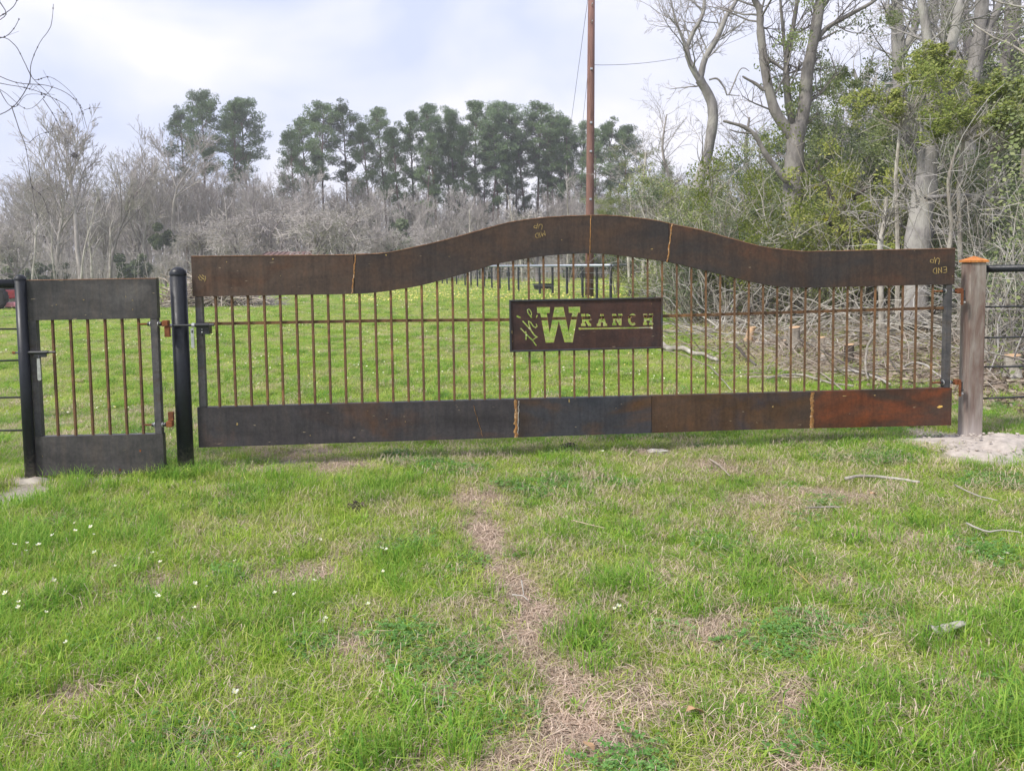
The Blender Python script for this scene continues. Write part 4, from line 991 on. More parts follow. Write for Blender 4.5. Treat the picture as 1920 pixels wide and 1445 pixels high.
# ---- pines
def pine(H, crown0, spread, nb, dens, lean=0.):
    W, N = MB(), MB(); pts, _ = path(V((0, 0, -.2)), V((lean, 0, 1)), H*.97, 9, .035, .03)
    W.tube(pts, [lerp(.21, .05, i/9)*H/20 for i in range(10)], 7, False)
    for k in range(nb):
        t = crown0+(1-crown0)*(k+rnd(0, 1))/nb; q, dd = at_t(pts, min(t, .995)); u = (t-crown0)/(1-crown0)
        prof = (.35+.9*math.sin(math.pi*min(1, u*.9+.12))**.8)*(.35 if u < .3 and random.random() < .5 else 1)
        L = spread*prof*rnd(.55, 1.1); a = rnd(0, 6.283); d = V((math.cos(a), math.sin(a), rnd(.0, .5)+.7*u))
        bp_, _ = path(q, d, L, 4, .22, .07); W.tube(bp_, [.055*(1-i/6) for i in range(5)], 4, False)
        tips = [(bp_[-1], 1.), (bp_[3], .9)]
        for m in range(4):
            q2, d2 = at_t(bp_, rnd(.35, 1)*.999); b2, _ = path(q2, dev(d2, R(50)), L*.42, 2, .25, .1); W.tube(b2, [.022, .018, .012], 3, False); tips.append((b2[-1], .9))
        for (c, sz) in tips:
            if random.random() > dens: continue
            rr = rnd(.45, .80)*sz
            for m in range(84):
                v = rvec(); v.z = v.z*.62+.16; c2 = c+v*rr*random.random()**.4; n_ = (v+rvec()*.8).normalized(); l = rnd(.12, .27); sd = n_.orthogonal().normalized()*l*.24
                b = len(N.v); e = c2+n_*l; N.v += [tuple(c2-sd), tuple(c2+sd), tuple(e)]; N.f.append((b, b+1, b+2))
    return W, N
PV = [pine(22, .56, 2.9, 36, .9), pine(22, .48, 2.6, 38, .86), pine(22, .34, 2.3, 42, .82), pine(22, .60, 3.3, 36, .92)]
PM = [[('trunk', w.mesh('trunk', 'bark_pine', True)), ('crown', n.mesh('crown', 'needles' if i != 3 else 'needles'))] for i, (w, n) in enumerate(PV)]
PML = [[a, ('crown', b[1].copy())] for a, b in PM]
for a, b in PML: b[1].materials[0] = MATS['needles_light']
pines = [(352, 215, 0, 0, 'left trunk of the leftmost pair of tall pines'), (386, 180, 3, 0, 'right and tallest trunk of the leftmost pair of pines'), (440, 190, 1, 0, 'upright pine with dark narrow crown, third from the left'), (474, 198, 3, 1, 'pine with an open rounded crown, fourth from the left'),
         (607, 205, 3, 0, 'dense round-topped pine, left one of the pair in the middle left'), (655, 203, 0, 0, 'pine with fine open crown, right one of the pair in the middle left'), (728, 203, 1, 0, 'lone tall pine with dark knotty trunk left of the long row'),
         (777, 214, 2, 0, 'narrow thin pine at the left end of the long row'), (800, 250, 2, 0, 'shorter pine filling the gap at the left end of the long row'), (822, 196, 1, 1, 'broad pale green pine near the left end of the long row'), (858, 222, 2, 0, 'slender pine between the pale pine and its taller neighbour'),
         (890, 198, 1, 0, 'tall pine with a flat dark top in the long row'), (922, 202, 3, 1, 'pine with a brighter green crown in the middle of the long row'), (950, 206, 3, 1, 'bright green pine, right neighbour of another bright one in the long row'), (972, 250, 2, 1, 'lower pine with sparse branches below the bright green crowns'),
         (1006, 205, 3, 0, 'tall dark pine with wide top left of the utility pole'), (1030, 225, 0, 0, 'dark pine whose crown merges into its taller left neighbour'), (1055, 218, 1, 0, 'dark pine nearest the left side of the utility pole'), (1088, 226, 2, 0, 'pine partly hidden by the utility pole'),
         (1150, 235, 0, 0, 'lower pine just right of the utility pole'), (1185, 245, 3, 1, 'pale green pine above the thicket right of the utility pole'), (560, 245, 2, 0, 'half hidden low pine left of the middle pair'), (908, 262, 2, 0, 'low dark pine filling the middle of the long row'), (1240, 300, 2, 0, 'low pine behind the wavy bare tree'),
         (700, 232, 2, 0, 'shorter pine whose crown touches the left side of the lone tall pine'), (755, 240, 2, 0, 'short thin pine between the lone pine and the long row'), (840, 212, 0, 0, 'full crowned pine behind the broad pale green one'), (875, 240, 2, 1, 'short leafy pine in the left third of the long row'),
         (938, 232, 1, 0, 'dark pine behind the two bright green crowns'), (990, 222, 1, 0, 'pine left of the tall dark one near the pole'), (1042, 245, 2, 0, 'short full pine under the dark crowns near the pole'), (1072, 230, 1, 0, 'pine squeezed between two others left of the pole'), (1120, 240, 2, 0, 'short pine touching the right side of the utility pole'), (585, 222, 1, 0, 'pine at the left end of the middle left pair')]
for i, (px, py, vi, li, lab) in enumerate(pines):
    y = 98+rnd(-5, 5); b = atY(px, 500, y); top = atY(px, py, y).z
    place('pine_tree', (PML if li else PM)[vi], (b.x, y, 0), rnd(0, 6.28), rnd(.86, 1.02)*top/21.5*.95, lab, 'pine', None, top/21.7)
# dark evergreen understory at the far wood edge and the hazy mass of twigs behind
def leafball(n, r, lsz, flat=.8, clump=7):
    mb = MB(); C = [(rvec()*r*random.random()**.45, rnd(.25, .45)*r) for _ in range(clump)]
    for i in range(n):
        c, cr = random.choice(C); v = rvec(); c2 = c+v*cr*random.random()**.35; c2 = V((c2.x, c2.y, c2.z*flat)); a = rvec(); bb = a.orthogonal().normalized(); l = lsz*rnd(.6, 1.4)
        p0, p1, p2, p3 = c2-a*l*.5, c2+bb*l*.28, c2+a*l*.5, c2-bb*l*.28; b = len(mb.v); mb.v += [tuple(p0), tuple(p1), tuple(p2), tuple(p3)]; mb.f.append((b, b+1, b+2, b+3))
    return mb
def shrub(H, Wd, stems, nleaf, lsz, dens_low=.15, clumps=16, stemr=.018):
    S_, Lf = MB(), MB(); tips = []
    for k in range(stems):
        a = rnd(0, 6.283); d = V((math.cos(a)*Wd/H*rnd(.1, .9), math.sin(a)*Wd/H*rnd(.1, .9), 1)); pts, _ = path(V((rnd(-.15, .15), rnd(-.15, .15), -.05)), d, H*rnd(.6, 1.), 6, .14, .02)
        S_.tube(pts, [stemr*(1.1-i/7) for i in range(7)], 5, False)
        for m in range(7):
            q, dd = at_t(pts, rnd(dens_low, .999)); b2, _ = path(q, dev(dd, R(rnd(30, 75))), H*rnd(.12, .3), 3, .2, .02); S_.tube(b2, [.009, .007, .006, .004], 3, False); tips.append((b2[-1], d)); tips.append((b2[2], d))
            for mm in range(2):
                b3, _ = path(b2[2], dev(dd, R(rnd(30, 80))), H*rnd(.06, .16), 2, .2, .0); S_.tube(b3, [.006, .004, .003], 3, False); tips.append((b3[-1], d))
    random.shuffle(tips)
    C = [(tips[i % len(tips)][0], rnd(.07, .18)*Wd*(1 if H < 5 else .75)) for i in range(clumps)]
    for i in range(nleaf):
        c, cr = random.choice(C); v = rvec(); c2 = c+V((v.x, v.y, v.z*.7))*cr*random.random()**.5
        if c2.z < .03: continue
        a = (rvec()+V((0, 0, -.25))).normalized(); bb = a.orthogonal().normalized(); l = lsz*rnd(.6, 1.5); w = l*.24
        b = len(Lf.v); Lf.v += [tuple(c2), tuple(c2+a*l*.5+bb*w), tuple(c2+a*l), tuple(c2+a*l*.5-bb*w)]; Lf.f.append((b, b+1, b+2, b+3))
    return S_, Lf
def smesh(S_, Lf, sm, lm): return [('stems', S_.mesh('stems', sm)), ('foliage', Lf.mesh('foliage', lm))]
FB = [leafball(2400, 1.6, .30, .85, 12) for _ in range(3)]
FBM = [(b.mesh('foliage', 'leaf_dark')) for b in FB]
stem_m = MB(); stem_m.tube([V((0, 0, -1.7)), V((.05, 0, .3))], [.09, .05], 6); stem_m = stem_m.mesh('stem', 'bark_far_dark')
for (px, py, y, s, lab) in ((232, 505, 74, .9, 'dark green shrub at the field edge above the right part of the small gate'), (262, 500, 74, .75, 'dark green shrub left of the thick black post'), (305, 445, 76, .85, 'bushy green evergreen behind the thick black post'), (60, 515, 74, .8, 'low dark shrub behind the thin left post'),
                            (110, 512, 76, .7, 'low shrub above the left half of the small gate'), (20, 505, 76, 1.1, 'dark shrub at the left edge behind the tractor'), (750, 440, 76, 1.15, 'dark evergreen shrub right of the lone pine trunk'), (765, 478, 74, 1., 'evergreen shrub behind the rising gate curve'),
                            (905, 500, 80, 1.4, 'dark evergreen clump behind the paddock fence, left'), (960, 505, 82, 1.4, 'dark evergreen clump behind the paddock fence, middle'), (1080, 500, 76, 1.3, 'dark evergreen clump behind the pole and the far fence'), (480, 470, 80, .6, 'small green shrub just left of the barn roof'),
                            (1130, 480, 70, 1.5, 'green clump between the pole and the thicket'), (860, 495, 84, 1.2, 'shadowy evergreen clump left of the paddock fence'), (600, 500, 80, 1., 'shadowy evergreen clump below the arching bare tree')):
    p = atY(px, py, y); place('evergreen_shrub', [('foliage', random.choice(FBM)), ('stem', stem_m)], (p.x, y, max(p.z, 1.2*s)), rnd(0, 6), s, lab, 'shrub')
def far_brush():
    W = MB()
    for k in range(4200):
        px = rnd(-150, 1320); y = rnd(72, 112); x = atY(px, 500, y).x; h = rnd(1.0, 4.2); a = rnd(-.5, .5)
        p = V((x, y, 0)); e = V((x+a*h*.5, y, h)); W.tube([p, p.lerp(e, .5)+rvec()*.2, e], [.035, .026, .014], 3, False)
        for m in range(5):
            t = rnd(.3, 1); q = p.lerp(e, t); W.tube([q, q+V((rnd(-1, 1), rnd(-.6, .6), rnd(-.2, .9)))*h*.22], [.02, .012], 3, False)
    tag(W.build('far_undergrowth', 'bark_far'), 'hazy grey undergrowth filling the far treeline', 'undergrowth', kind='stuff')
far_brush()
def far_mass():
    W = MB()
    for k in range(5200):
        px = rnd(-200, 1360); y = rnd(104, 132); x = atY(px, 500, y).x; h = (7.0+8.0*random.random())*(.7 if px < 60 else .84 if px < 720 else .72)+1.2*noise.noise(V((x*.08, 3, 1)))
        p = V((x, y, rnd(0, h*.5))); e = V((x+rnd(-.16, .16)*h, y, h)); W.tube([p, p.lerp(e, .5)+rvec()*.3, e], [.05, .035, .02], 3, False)
        for m in range(6):
            t = rnd(.2, 1); q = p.lerp(e, t); W.tube([q, q+V((rnd(-1, 1), rnd(-.3, .3), rnd(0, 1)))*h*.16], [.026, .015], 3, False)
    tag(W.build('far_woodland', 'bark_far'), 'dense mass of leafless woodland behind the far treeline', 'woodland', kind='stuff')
far_mass()
# ---- brush pile in the field
def tangle(name, cx, cy, rx, ry, h, n, lmin, lmax, r, mat, label, cat, kind=None):
    mb = MB()
    for k in range(n):
        a = rnd(0, 6.283); q = math.sqrt(random.random()); x, y = cx+rx*q*math.cos(a), cy+ry*q*math.sin(a); z = gh(x, y)+h*(1-q*q)*random.random()**.6
        d = V((rnd(-1, 1), rnd(-1, 1), rnd(-.35, .45))); pts, _ = path(V((x, y, z)), d, rnd(lmin, lmax), 4, .28, -.02); rr = r*rnd(.3, 1.3)
        for p in pts: p.z = max(p.z, gh(p.x, p.y)+.01)
        mb.tube(pts, [rr*(1-.15*i) for i in range(5)], 4)
    return tag(mb.build(name, mat), label, cat, kind=kind)
bpile = gnd(385, 577)
tangle('brush_pile', bpile.x-.1, bpile.y+.9, 2.0, .9, 1.15, 800, .5, 1.7, .034, 'bark_stick', 'grey brush pile of dead branches in the field behind the thick black post', 'brush pile')
tangle('brush_pile', bpile.x+1.9, bpile.y+1.0, 1.0, .5, .35, 130, .4, 1.0, .018, 'bark_far', 'low tail of fine twigs at the right end of the brush pile', 'brush pile')
# ================================================================ woodland on the right
def limb(mb, pix, Y, r0, r1, sides=9, dy=None, wob=.0, taper=1.0):
    """a limb whose course is given by picture positions at distance Y (+ offsets dy)"""
    pts = [atY(px, py, Y+(dy[i] if dy else 0)) for i, (px, py) in enumerate(pix)]; P = []
    n = len(pts)
    for i in range(n-1):
        p0, p1, p2, p3 = pts[max(i-1, 0)], pts[i], pts[i+1], pts[min(i+2, n-1)]
        for k in range(4):
            t = k/4; P.append(.5*((2*p1)+(p2-p0)*t+(2*p0-5*p1+4*p2-p3)*t*t+(3*p1-p0-3*p2+p3)*t**3)+rvec()*wob*r0)
    P.append(pts[-1]); m = len(P)-1; rs = [lerp(r0, r1, (i/m)**taper)*rnd(.90, 1.10) for i in range(m+1)]
    mb.tube(P, rs, sides, False); return P, rs
def add_twigs(W, T, P, rs, n, L, t0=.1, up=.03, rmin=.005, ang=(30, 75), lv=3, nn=(5, 5, 4)):
    Q = dict(n=list(nn[:lv-1])+[0], sides=[4, 3, 3, 3][:lv], segs=[5, 3, 2, 2][:lv], wob=.22, up=[up]*lv, end=.4, rmin=rmin, split=1, start=[.2]*lv, ang=(25, 65), ratio=.75)
    for k in range(n):
        t = rnd(t0, .999); q, d = at_t(P, t); i = int(t*(len(rs)-1)); r = min(rs[i]*.35, .03)
        rec(W, T, q, dev(d, R(rnd(*ang))), L*rnd(.5, 1.2), max(r, rmin*1.5), 0, Q)
def world_tree(name, base_px, Y, label, builder, mw='bark_grey', mt='bark_grey'):
    base = atY(base_px, 500, Y); W, T = MB(), MB(); builder(W, T)
    o = empty(name, (base.x, Y, 0), 0, label, 'tree')
    for nm, mb, mt_ in (('trunk', W, mw), ('crown', T, mt)):
        if not mb.v: continue
        mb.v = [(x-base.x, y-Y, z) for x, y, z in mb.v]; mb.build(nm, mt_, o, smooth=(nm == 'trunk'))
    return o
def tA(W, T):
    Y = 25
    t, r = limb(W, [(1300, 560), (1303, 440), (1308, 355), (1324, 300), (1336, 235), (1333, 190), (1312, 150)], Y, .20, .15, 10, wob=.06)
    a, ra = limb(W, [(1314, 155), (1300, 130), (1288, 95), (1300, 60), (1318, 25), (1322, -30), (1330, -120)], Y, .11, .03, 7, wob=.05)
    b, rb = limb(W, [(1312, 152), (1322, 110), (1345, 70), (1362, 30), (1384, -6), (1405, -80)], Y, .12, .045, 7, wob=.05)
    c, rc = limb(W, [(1290, 95), (1275, 60), (1262, 20), (1250, -40)], Y, .06, .015, 5)
    d, rd = limb(W, [(1330, 150), (1345, 148), (1358, 165), (1366, 178), (1385, 135), (1395, 128), (1405, 134)], Y-.5, .035, .012, 5)
    e, re = limb(W, [(1366, 178), (1388, 180)], Y-.5, .02, .01, 4)
    f, rf2 = limb(W, [(1312, 330), (1334, 300), (1350, 300)], Y, .05, .02, 5)
    for P, rr, n, L in ((a, ra, 16, 1.6), (b, rb, 14, 1.4), (c, rc, 14, 1.3), (t, r, 8, 1.5)): add_twigs(W, T, P, rr, n, L, .15, .04)
def tB(W, T):
    Y = 19.5
    t, r = limb(W, [(1490, 560), (1488, 465), (1487, 400), (1489, 330), (1492, 270), (1494, 235)], Y, .30, .20, 12, wob=.04)
    a, ra = limb(W, [(1490, 262), (1468, 232), (1452, 205), (1440, 160), (1432, 110), (1426, 60), (1424, 20), (1412, -10), (1395, -90)], Y, .15, .06, 8, wob=.03)
    b, rb = limb(W, [(1497, 250), (1508, 200), (1512, 150), (1522, 95), (1532, 40), (1540, -10), (1556, -130)], Y, .17, .11, 9, wob=.03)
    c, rc = limb(W, [(1486, 235), (1478, 190), (1474, 130), (1480, 85), (1488, 45), (1495, -5), (1500, -90)], Y+.4, .10, .04, 6, wob=.03)
    d, rd = limb(W, [(1474, 122), (1468, 55), (1463, 0), (1460, -60)], Y+.4, .05, .025, 5)
    e, re = limb(W, [(1528, 80), (1548, 55), (1580, 35), (1612, 18), (1642, 0), (1690, -40)], Y, .07, .03, 6)
    f, rf2 = limb(W, [(1533, 78), (1556, 66), (1571, 57)], Y, .04, .02, 5)
    g_, rg = limb(W, [(1437, 110), (1452, 118), (1470, 132)], Y, .05, .03, 5)
    h, rh = limb(W, [(1433, 170), (1418, 158), (1400, 148), (1392, 143)], Y, .05, .02, 6)
    k, rk = limb(W, [(1478, 340), (1462, 325), (1440, 295), (1425, 270), (1412, 250), (1390, 236), (1376, 232), (1356, 227)], Y-.3, .09, .03, 7, wob=.1)
    k2, rk2 = limb(W, [(1412, 250), (1385, 248), (1368, 243)], Y-.3, .03, .015, 5)
    for P, rr, n, L in ((a, ra, 18, 1.6), (b, rb, 14, 1.5), (c, rc, 10, 1.0), (e, re, 10, 1.0), (d, rd, 8, .9), (t, r, 6, 1.0)): add_twigs(W, T, P, rr, n, L, .15, .03)
def tC(W, T):
    Y = 15.5
    t, r = limb(W, [(1716, 600), (1720, 470), (1727, 400), (1736, 345), (1740, 290), (1748, 230), (1758, 170)], Y, .27, .14, 14, wob=.03)
    a, ra = limb(W, [(1758, 180), (1772, 120), (1790, 60), (1800, 0), (1815, -120)], Y, .13, .07, 8)
    b, rb = limb(W, [(1752, 215), (1742, 130), (1737, 60), (1728, 0), (1720, -100)], Y, .11, .06, 8)
    c, rc = limb(W, [(1735, 372), (1800, 366), (1860, 371), (1930, 376), (2000, 372)], Y-1.2, .045, .03, 7, wob=.1)
    for P, rr, n, L in ((a, ra, 10, 1.4), (b, rb, 10, 1.4), (t, r, 14, 1.2), (c, rc, 6, .8)): add_twigs(W, T, P, rr, n, L, .1, .03)
world_tree('bare_tree', 1302, 25, 'slender wavy bare tree forking high up, right of the utility pole', tA, 'bark_grey', 'bark_far')
world_tree('bare_tree', 1490, 19.5, 'large smooth grey tree forking into three limbs, with a dark broken branch on its left', tB, 'bark_grey', 'bark_far_dark')
world_tree('bare_tree', 1720, 15.5, 'stout leaning trunk behind the right end of the gate, with a long horizontal branch', tC, 'bark_grey', 'bark_grey')
def simple_tree(pix, Y, r0, r1, label, mw='bark_grey', n=16, L=1.6, forks=()):
    def bld(W, T):
        t, r = limb(W, pix, Y, r0, r1, 8, wob=.05); add_twigs(W, T, t, r, n, L, .3, .04)
        for f in forks:
            a, ra = limb(W, f, Y, r1*1.1, r1*.4, 6, wob=.05); add_twigs(W, T, a, ra, n//2, L*.8, .2, .04)
    return world_tree('bare_tree', pix[0][0], Y, label, bld, mw, 'bark_grey')
simple_tree([(1700, 520), (1694, 300), (1688, 180), (1684, 90), (1682, 0), (1678, -130)], 22, .22, .14, 'grey trunk with a broken stub near the top, left of the stout leaning trunk', forks=([(1686, 60), (1672, 38), (1664, 22), (1668, 8)], [(1684, 110), (1712, 60), (1735, -20)]))
simple_tree([(1775, 520), (1770, 300), (1772, 150), (1776, 40), (1782, -140)], 24, .24, .15, 'straight grey trunk just right of the stout leaning tree')
simple_tree([(1800, 540), (1812, 320), (1822, 160), (1836, 60), (1852, -100)], 18.5, .20, .13, 'trunk slanting up to the right behind the orange-capped post', forks=([(1812, 180), (1850, 60), (1872, 15), (1900, -60)],))
simple_tree([(1862, 540), (1868, 360), (1880, 220), (1890, 120), (1905, -80)], 20, .26, .16, 'lichen-grey trunk above the right pipe fence')
simple_tree([(1905, 560), (1918, 400), (1932, 220), (1940, 40), (1942, -100)], 16, .12, .08, 'thin ochre trunk at the right edge of the picture', 'bark_pale')
simple_tree([(1735, 520), (1728, 300), (1740, 120), (1752, 10), (1760, -120)], 27, .2, .12, 'grey trunk seen behind the stout leaning tree')
simple_tree([(1850, 520), (1838, 330), (1830, 180), (1812, 60), (1800, -100)], 28, .22, .14, 'grey trunk far back above the right fence', 'bark_far_dark')
simple_tree([(1610, 520), (1620, 400), (1634, 300), (1622, 200), (1600, 130)], 26, .14, .05, 'crooked grey tree between the forked tree and the yellow-green bushes', n=22)
simple_tree([(1400, 520), (1396, 430), (1404, 350), (1398, 280), (1405, 220)], 30, .12, .04, 'small bare tree between the wavy and the large forked tree', 'bark_far', n=22)
simple_tree([(1250, 520), (1246, 430), (1256, 350), (1242, 280), (1250, 215)], 33, .11, .03, 'twiggy bare tree left of the wavy tree', 'bark_far', n=26)
simple_tree([(1205, 530), (1209, 440), (1206, 350), (1212, 285)], 25, .07, .03, 'pale thin tree standing in the thicket right of the utility pole', 'bark_pale', n=14, L=1.1)
simple_tree([(1180, 530), (1178, 450), (1184, 380), (1180, 330)], 27, .06, .025, 'pale thin tree nearest the right side of the utility pole', 'bark_pale', n=14, L=1.1)
simple_tree([(1232, 530), (1228, 460), (1236, 400), (1230, 345)], 24, .06, .025, 'pale forked stem at the left end of the thicket', 'bark_pale', n=14, L=1.0)
simple_tree([(1655, 640), (1650, 470), (1658, 420), (1662, 370)], 13.5, .055, .03, 'pale straight stem rising behind the gate, left of the stout trunk', 'bark_pale', n=8, L=.8)
simple_tree([(1782, 640), (1776, 500), (1784, 430), (1778, 340), (1796, 275)], 12.5, .045, .02, 'thin curving pale stem by the top right corner of the gate', 'bark_pale', n=10, L=.8)
for px, tp, y in ((1862, 520, 10.2), (1872, 470, 10.8), (1890, 500, 11.5), (1908, 430, 10.5), (1885, 560, 9.8), (1925, 480, 10.0), (1855, 450, 13), (1540, 470, 18), (1570, 440, 17), (1683, 480, 16), (1600, 455, 19), (1350, 440, 20), (1395, 430, 19), (1430, 455, 18)):
    b_ = atY(px, 500, y); h_ = atY(px, tp, y).z*1.25; W = MB(); T = MB(); P = dict(n=[8, 4, 0], sides=[6, 3, 3], segs=[8, 4, 2], wob=.16, up=[.08, .04, .02], end=.35, rmin=.004, split=1, start=[.3, .2], ang=(25, 60), ratio=.4, trunk=1., r=.01)
    rec(W, T, V((0, 0, -.05)), V((rnd(-.15, .15), 0, 1)), h_, rnd(.014, .026), 0, P)
    place('sapling', meshes((W, T), 'bark_pale', 'bark_pale'), (b_.x, y, gh(b_.x, y)), 0, 1, 'thin pale crooked sapling '+('behind the right pipe fence' if px > 1850 else 'behind the bars of the right half of the gate' ), 'tree', 'thin pale saplings at the woodland edge')
# tall evergreen and bare backdrop of the wood
back_lab = lambda px, row: 'bare tree %s, ' % ('a little behind', 'well behind', 'low in the back', 'tallest at the back')[row]+('above the gate between the wavy and forked trees' if px < 1500 else 'behind the yellow-green bushes' if px < 1720 else 'above the right pipe fence')
for row, (Y, n, x0, x1, h0, h1) in enumerate(((34, 9, 1400, 2150, .62, .85), (41, 11, 1500, 2200, .95, 1.25), (50, 12, 1240, 2200, .62, .8), (60, 12, 1560, 2250, 1.3, 1.6))):
    for k in range(n):
        px = lerp(x0, x1, (k+rnd(.1, .9))/n); y = Y+rnd(-3, 3); p = atY(px, 500, y); hh = rnd(h0, h1)*(.8 if px < 1560 else 1)
        place('bare_tree', random.choice(FARM), (p.x, y, 0), rnd(0, 6), hh, back_lab(px, row), 'tree', 'background bare trees of the right-hand wood')
# evergreen trees and shrubs of the thicket
def evtree(H, nleaf, lsz, clumps): return shrub(H, H*.42, 7, nleaf, lsz, .35, clumps, .035)
EV = [evtree(8.5, 20000, .075, 150) for _ in range(3)]; SH = [shrub(2.6, 2.1, 12, 11000, .050, .12, 80) for _ in range(4)]; SHL = [shrub(2.4, 2.1, 14, 5000, .045, .2, 60) for _ in range(3)]
def variants(lst, mats, sm): return {m: [smesh(a, b, sm, m) for a, b in lst] for m in mats}
EVM = variants(EV, ('leaf_dark', 'leaf_mid', 'leaf_bright'), 'bark_grey'); SHM = variants(SH, ('leaf_dark', 'leaf_mid', 'leaf_bright', 'leaf_grey'), 'bark_pale'); SLM = variants(SHL, ('leaf_mid', 'leaf_grey', 'leaf_bright'), 'bark_pale')
ev_list = [(1560, 110, 24, 'leaf_dark', 'dark evergreen with clear sky behind it, right of the forked tree'), (1600, 150, 27, 'leaf_dark', 'dark evergreen crown behind the yellow-green bushes'), (1480, 300, 30, 'leaf_dark', 'dark evergreen standing behind the forked tree'),
           (1850, 30, 21, 'leaf_mid', 'green tree with many gaps above the right fence'), (1745, 20, 20, 'leaf_mid', 'thin green tree against the stout leaning trunk'), (1850, 60, 25, 'leaf_dark', 'tall dark evergreen in the top right corner'), (1910, 20, 22, 'leaf_mid', 'tall green tree at the top right edge'), (1890, 150, 28, 'leaf_dark', 'dark evergreen behind the ochre trunk'), (1790, 90, 30, 'leaf_dark', 'dark evergreen between the trunks at the top right'),
           (1690, 180, 24, 'leaf_mid', 'green tree left of the stout leaning trunk'), (1960, 60, 19, 'leaf_dark', 'dark evergreen just outside the right edge'), (1640, 240, 21, 'leaf_mid', 'loose green tree with pale twigs in the middle of the thicket'),
           (1405, 330, 27, 'leaf_dark', 'dark evergreen between the wavy and the forked tree'), (1205, 278, 33, 'leaf_mid', 'dense green tree beside the utility pole'), (1155, 345, 35, 'leaf_mid', 'green bush touching the right side of the utility pole'), (1350, 345, 32, 'leaf_dark', 'evergreen low behind the wavy tree')]
for i, (px, py, y, m, lab) in enumerate(ev_list):
    b = atY(px, 500, y); top = atY(px, py, y).z; s = top/8.2; place('evergreen_tree', EVM[m][i % 3], (b.x, y, gh(b.x, y)), rnd(0, 6), min(s, s*.4+.85), lab, 'tree', None, s)
sh_list = [(1690, 150, 15.5, 'leaf_bright', 2, 'bright yellow-green bush high up left of the stout trunk'), (1810, 170, 14, 'leaf_bright', 2, 'bright yellow-green bush in front of the trunks at the upper right'), (1865, 200, 14.5, 'leaf_bright', 2, 'yellow-green bush with airy crown at the upper right edge')]
for i, (px, py, y, m, _, lab) in enumerate(sh_list):
    p = atY(px, py, y); W = MB(); limbp = [V((0, 0, 0)), V((.05, .1, p.z*.3)), V((-.08, 0, p.z*.62)), V((0, 0, p.z*.85))]; W.tube(limbp, [.05, .045, .035, .025], 6, False)
    Lf = MB(); T2 = MB(); subs = [V((rnd(-1, 1)*.75, rnd(-.6, .6), rnd(-.75, .45))) for _ in range(11)]
    for cc in subs:
        lb = leafball(int(rnd(500, 1100)), rnd(.20, .42), .058, .85, 9); b0_ = len(Lf.v); Lf.v += [(x+cc.x, yy+cc.y, z+cc.z) for x, yy, z in lb.v]; Lf.f += [tuple(i+b0_ for i in f) for f in lb.f]
        P2 = [V((0, 0, p.z*.80)), V((cc.x*.4, cc.y*.4, p.z*.86+cc.z*.3)), V((cc.x, cc.y, p.z+cc.z))]; T2.tube(P2, [.018, .012, .006], 4, False)
        for _ in range(5): q2, d2 = at_t(P2, rnd(.4, .99)); p3, _u = path(q2, dev(d2, R(60)), rnd(.2, .6), 3, .25, .03); T2.tube(p3, [.006]*4, 3, False)
    for k in range(14): q = V((0, 0, p.z*.85)); pts, _ = path(q+rvec()*.1, rvec()+V((0, 0, .5)), rnd(.3, .75), 3, .3, .05); T2.tube(pts, [.010, .008, .006, .004], 3, False)
    Lf.v = [(x, yy, z+p.z) for x, yy, z in Lf.v]
    o = empty('bushy_tree', (p.x, y, 0), 0, lab, 'tree'); W.build('trunk', 'bark_pale', o); T2.build('twigs', 'bark_pale', o); Lf.build('foliage', m, o)
# rows of thicket shrubs
names = {'leaf_dark': 'dark green', 'leaf_mid': 'mid green', 'leaf_bright': 'yellow-green', 'leaf_grey': 'grey-green'}
def where(px):
    for lim, s in ((1230, 'right of the pole'), (1330, 'in front of the wavy bare tree'), (1440, 'between the wavy and the forked tree'), (1560, 'at the foot of the large forked tree'), (1690, 'left of the stout leaning trunk'), (1800, 'behind the right end of the gate'), (1870, 'behind the orange-capped post')):
        if px < lim: return s
    return 'behind the right pipe fence'
rows = [(11.5, 5, 1880, 2300, (380, 470)), (14.5, 6, 1830, 2250, (330, 450)), (18.5, 17, 1280, 2250, (290, 420)), (22, 16, 1230, 2250, (270, 360)), (27, 16, 1170, 2250, (300, 380)), (33, 15, 1120, 2200, (330, 400))]
for ri, (Y, n, x0, x1, (t0, t1)) in enumerate(rows):
    for k in range(n):
        px = lerp(x0, x1, (k+rnd(.1, .9))/n); y = Y+rnd(-1.2, 1.2); b = atY(px, 500, y)
        if b.x < wood_edge(y)+.3: b.x = wood_edge(y)+.5
        tp = rnd(t0, t1)+(60 if px < 1330 and Y < 20 else 0)+(110 if 1445 < px < 1545 and Y < 20 else 0) 
        if 1560 < px < 1950: tp -= 50
        top = atY(px, tp, y).z; u = random.random()
        m = ('leaf_bright' if (1560 < px < 1700 and u < .5) or u < .12 else 'leaf_mid' if u < .66 else 'leaf_dark' if u < .82 else 'leaf_grey')
        if random.random() < .6 and m != 'leaf_dark': ms = SLM[m][k % 3]; kind = 'sparse'
        else: ms = SHM[m][k % 4]; kind = 'dense'
        s = top/2.5
        place('thicket_shrub', ms, (b.x, y, gh(b.x, y)), rnd(0, 6), min(s, 1.15+Y*.012), '%s %s shrub, %s thicket row, %s' % (kind, names[m], ('first', 'second', 'third', 'fourth', 'fifth', 'last')[ri], where(px)), 'shrub', 'shrubs of the thicket on the right', max(s, .5))
